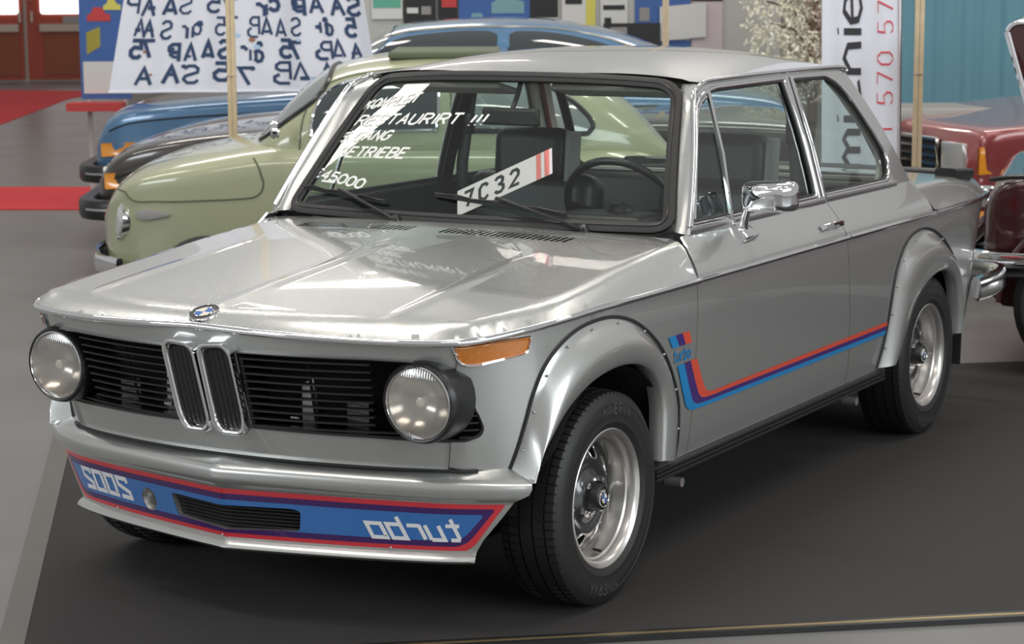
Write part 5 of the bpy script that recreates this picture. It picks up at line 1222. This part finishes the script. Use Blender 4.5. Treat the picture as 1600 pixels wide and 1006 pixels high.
poster(1.668, 1.925, 1.05, 1.8, 'poster_white', 'white notice with a yellow border strip', [(R4(.72, .0, 1, .9), 'poster_yellow'), (R4(.1, .5, .6, .56), 'poster_black'), (R4(.1, .62, .6, .66), 'poster_black')])
poster(1.964, 2.171, 1.2, 1.8, 'poster_white', 'white notice with black lines of print', [(R4(.1, .3, .9, .36), 'poster_black'), (R4(.1, .44, .8, .48), 'poster_black'), (R4(.15, .12, .4, .2), 'poster_black')])
poster(2.230, 2.655, 1.02, 1.8, 'poster_blue', 'blue poster with a small photo and white band', [(R4(.08, .35, .26, .48), 'leather_grey'), (R4(.0, .16, 1, .24), 'poster_white'), (R4(.2, .24, .4, .30), 'poster_red')])
poster(2.665, 2.902, 1.0, 1.8, 'poster_pink', 'pale pink panel next to the blue poster', [(R4(0, .55, 1, .58), 'poster_black')])
sh = poster(2.418, 2.773, 1.14, 1.40, 'poster_white', 'blank white sheet tilted across the blue poster', (), .05, .03, .035)
tv = thing('screen_frame', 'black framed picture leaning before the exhibition wall', 'frame', (0, 0, 0)); prism('frame', [(1.944, 1.0), (2.418, 1.0), (2.418, 1.28), (1.984, 1.28)], .12, .15, WP, 'poster_black', tv); prism('picture', [(2.003, 1.03), (2.161, 1.03), (2.161, 1.25), (2.033, 1.25)], .15, .155, WP, 'leather_grey', tv); prism('stand', [(2.023, -.012), (2.369, -.012), (2.369, 1.0), (2.023, 1.0)], .10, .14, WP, 'wall_grey', tv)
# blue poster board at the far left
lb = thing('poster_board', 'blue board with car pictures and a yellow note left of the banner', 'board', (7.40, 7.33, -.003), RDIR)
box('board_panel', (-.02, -.02, .78), (.34, .02, 2.4), 'poster_blue', lb)
for xx in (.02, .28): box('board_leg', (xx, -.015, 0), (xx + .03, .015, .78), 'wall_grey', lb); mesh('yellow_note', [(.03, -.022, 1.10), (.13, -.022, 1.16), (.13, -.022, 1.30), (.03, -.022, 1.26)], [(0, 1, 2, 3)], 'poster_yellow', lb, smooth=False)
prism('car_picture', CARP(.04, 1.34, .4), .021, .024, lambda a, b, d: (a, -d, b), 'poster_red', lb); prism('car_picture', CARP(.16, 1.42, .3), .021, .024, lambda a, b, d: (a, -d, b), 'poster_yellow', lb); prism('lower_print', R4(.0, .82, .3, 1.05), .021, .024, lambda a, b, d: (a, -d, b), 'poster_white', lb); prism('red_shelf', R4(-.1, .70, .3, .76), .0, .2, lambda a, b, d: (a, -d, b), 'poster_red', lb)
# blossom tree
mat('blossom_white', (.92, .90, .74), .6); mat('blossom_pink', (.62, .46, .44), .6); mat('bark', (.16, .11, .07), .8)
tr = thing('blossom_tree', 'indoor tree with white and pink blossom behind the coupe roof', 'tree', (9.95, 2.70, -.012))
tube('trunk', [(0, 0, 0), (.03, .02, .6), (-.02, 0, 1.2), (.02, -.03, 1.7)], [.05, .04, .03, .02], 'bark', tr, 8)
for k in range(14):
    an = random.uniform(0, 6.28); z = random.uniform(.7, 1.5); tube('branch', [(0, 0, z), (.2 * math.cos(an), .2 * math.sin(an), z + .15), (.42 * math.cos(an), .42 * math.sin(an), z + .2)], [.014, .01, .005], 'bark', tr, 6)
for m_, cx, n_ in (('blossom_white', (-.10, .12), 900), ('blossom_pink', (.14, -.22), 800)):
    vs = []; fs = []
    for k in range(n_):
        an = random.uniform(0, 6.28); rr = .36 * random.random() ** .5; c = Vector((cx[0] + rr * math.cos(an), cx[1] + rr * math.sin(an), random.uniform(.75, 1.95))); s = random.uniform(.022, .048)
        o = len(vs)
        for t in range(5):
            u = Vector((random.gauss(0, 1), random.gauss(0, 1), random.gauss(0, 1))).normalized() * s; w = Vector((random.gauss(0, 1), random.gauss(0, 1), random.gauss(0, 1))).normalized() * s
            vs += [c, c + u, c + u + w * .6]; fs.append((o + t * 3, o + t * 3 + 1, o + t * 3 + 2))
    f_ = mesh('blossom', vs, fs, m_, tr, smooth=False); f_['kind'] = 'stuff'
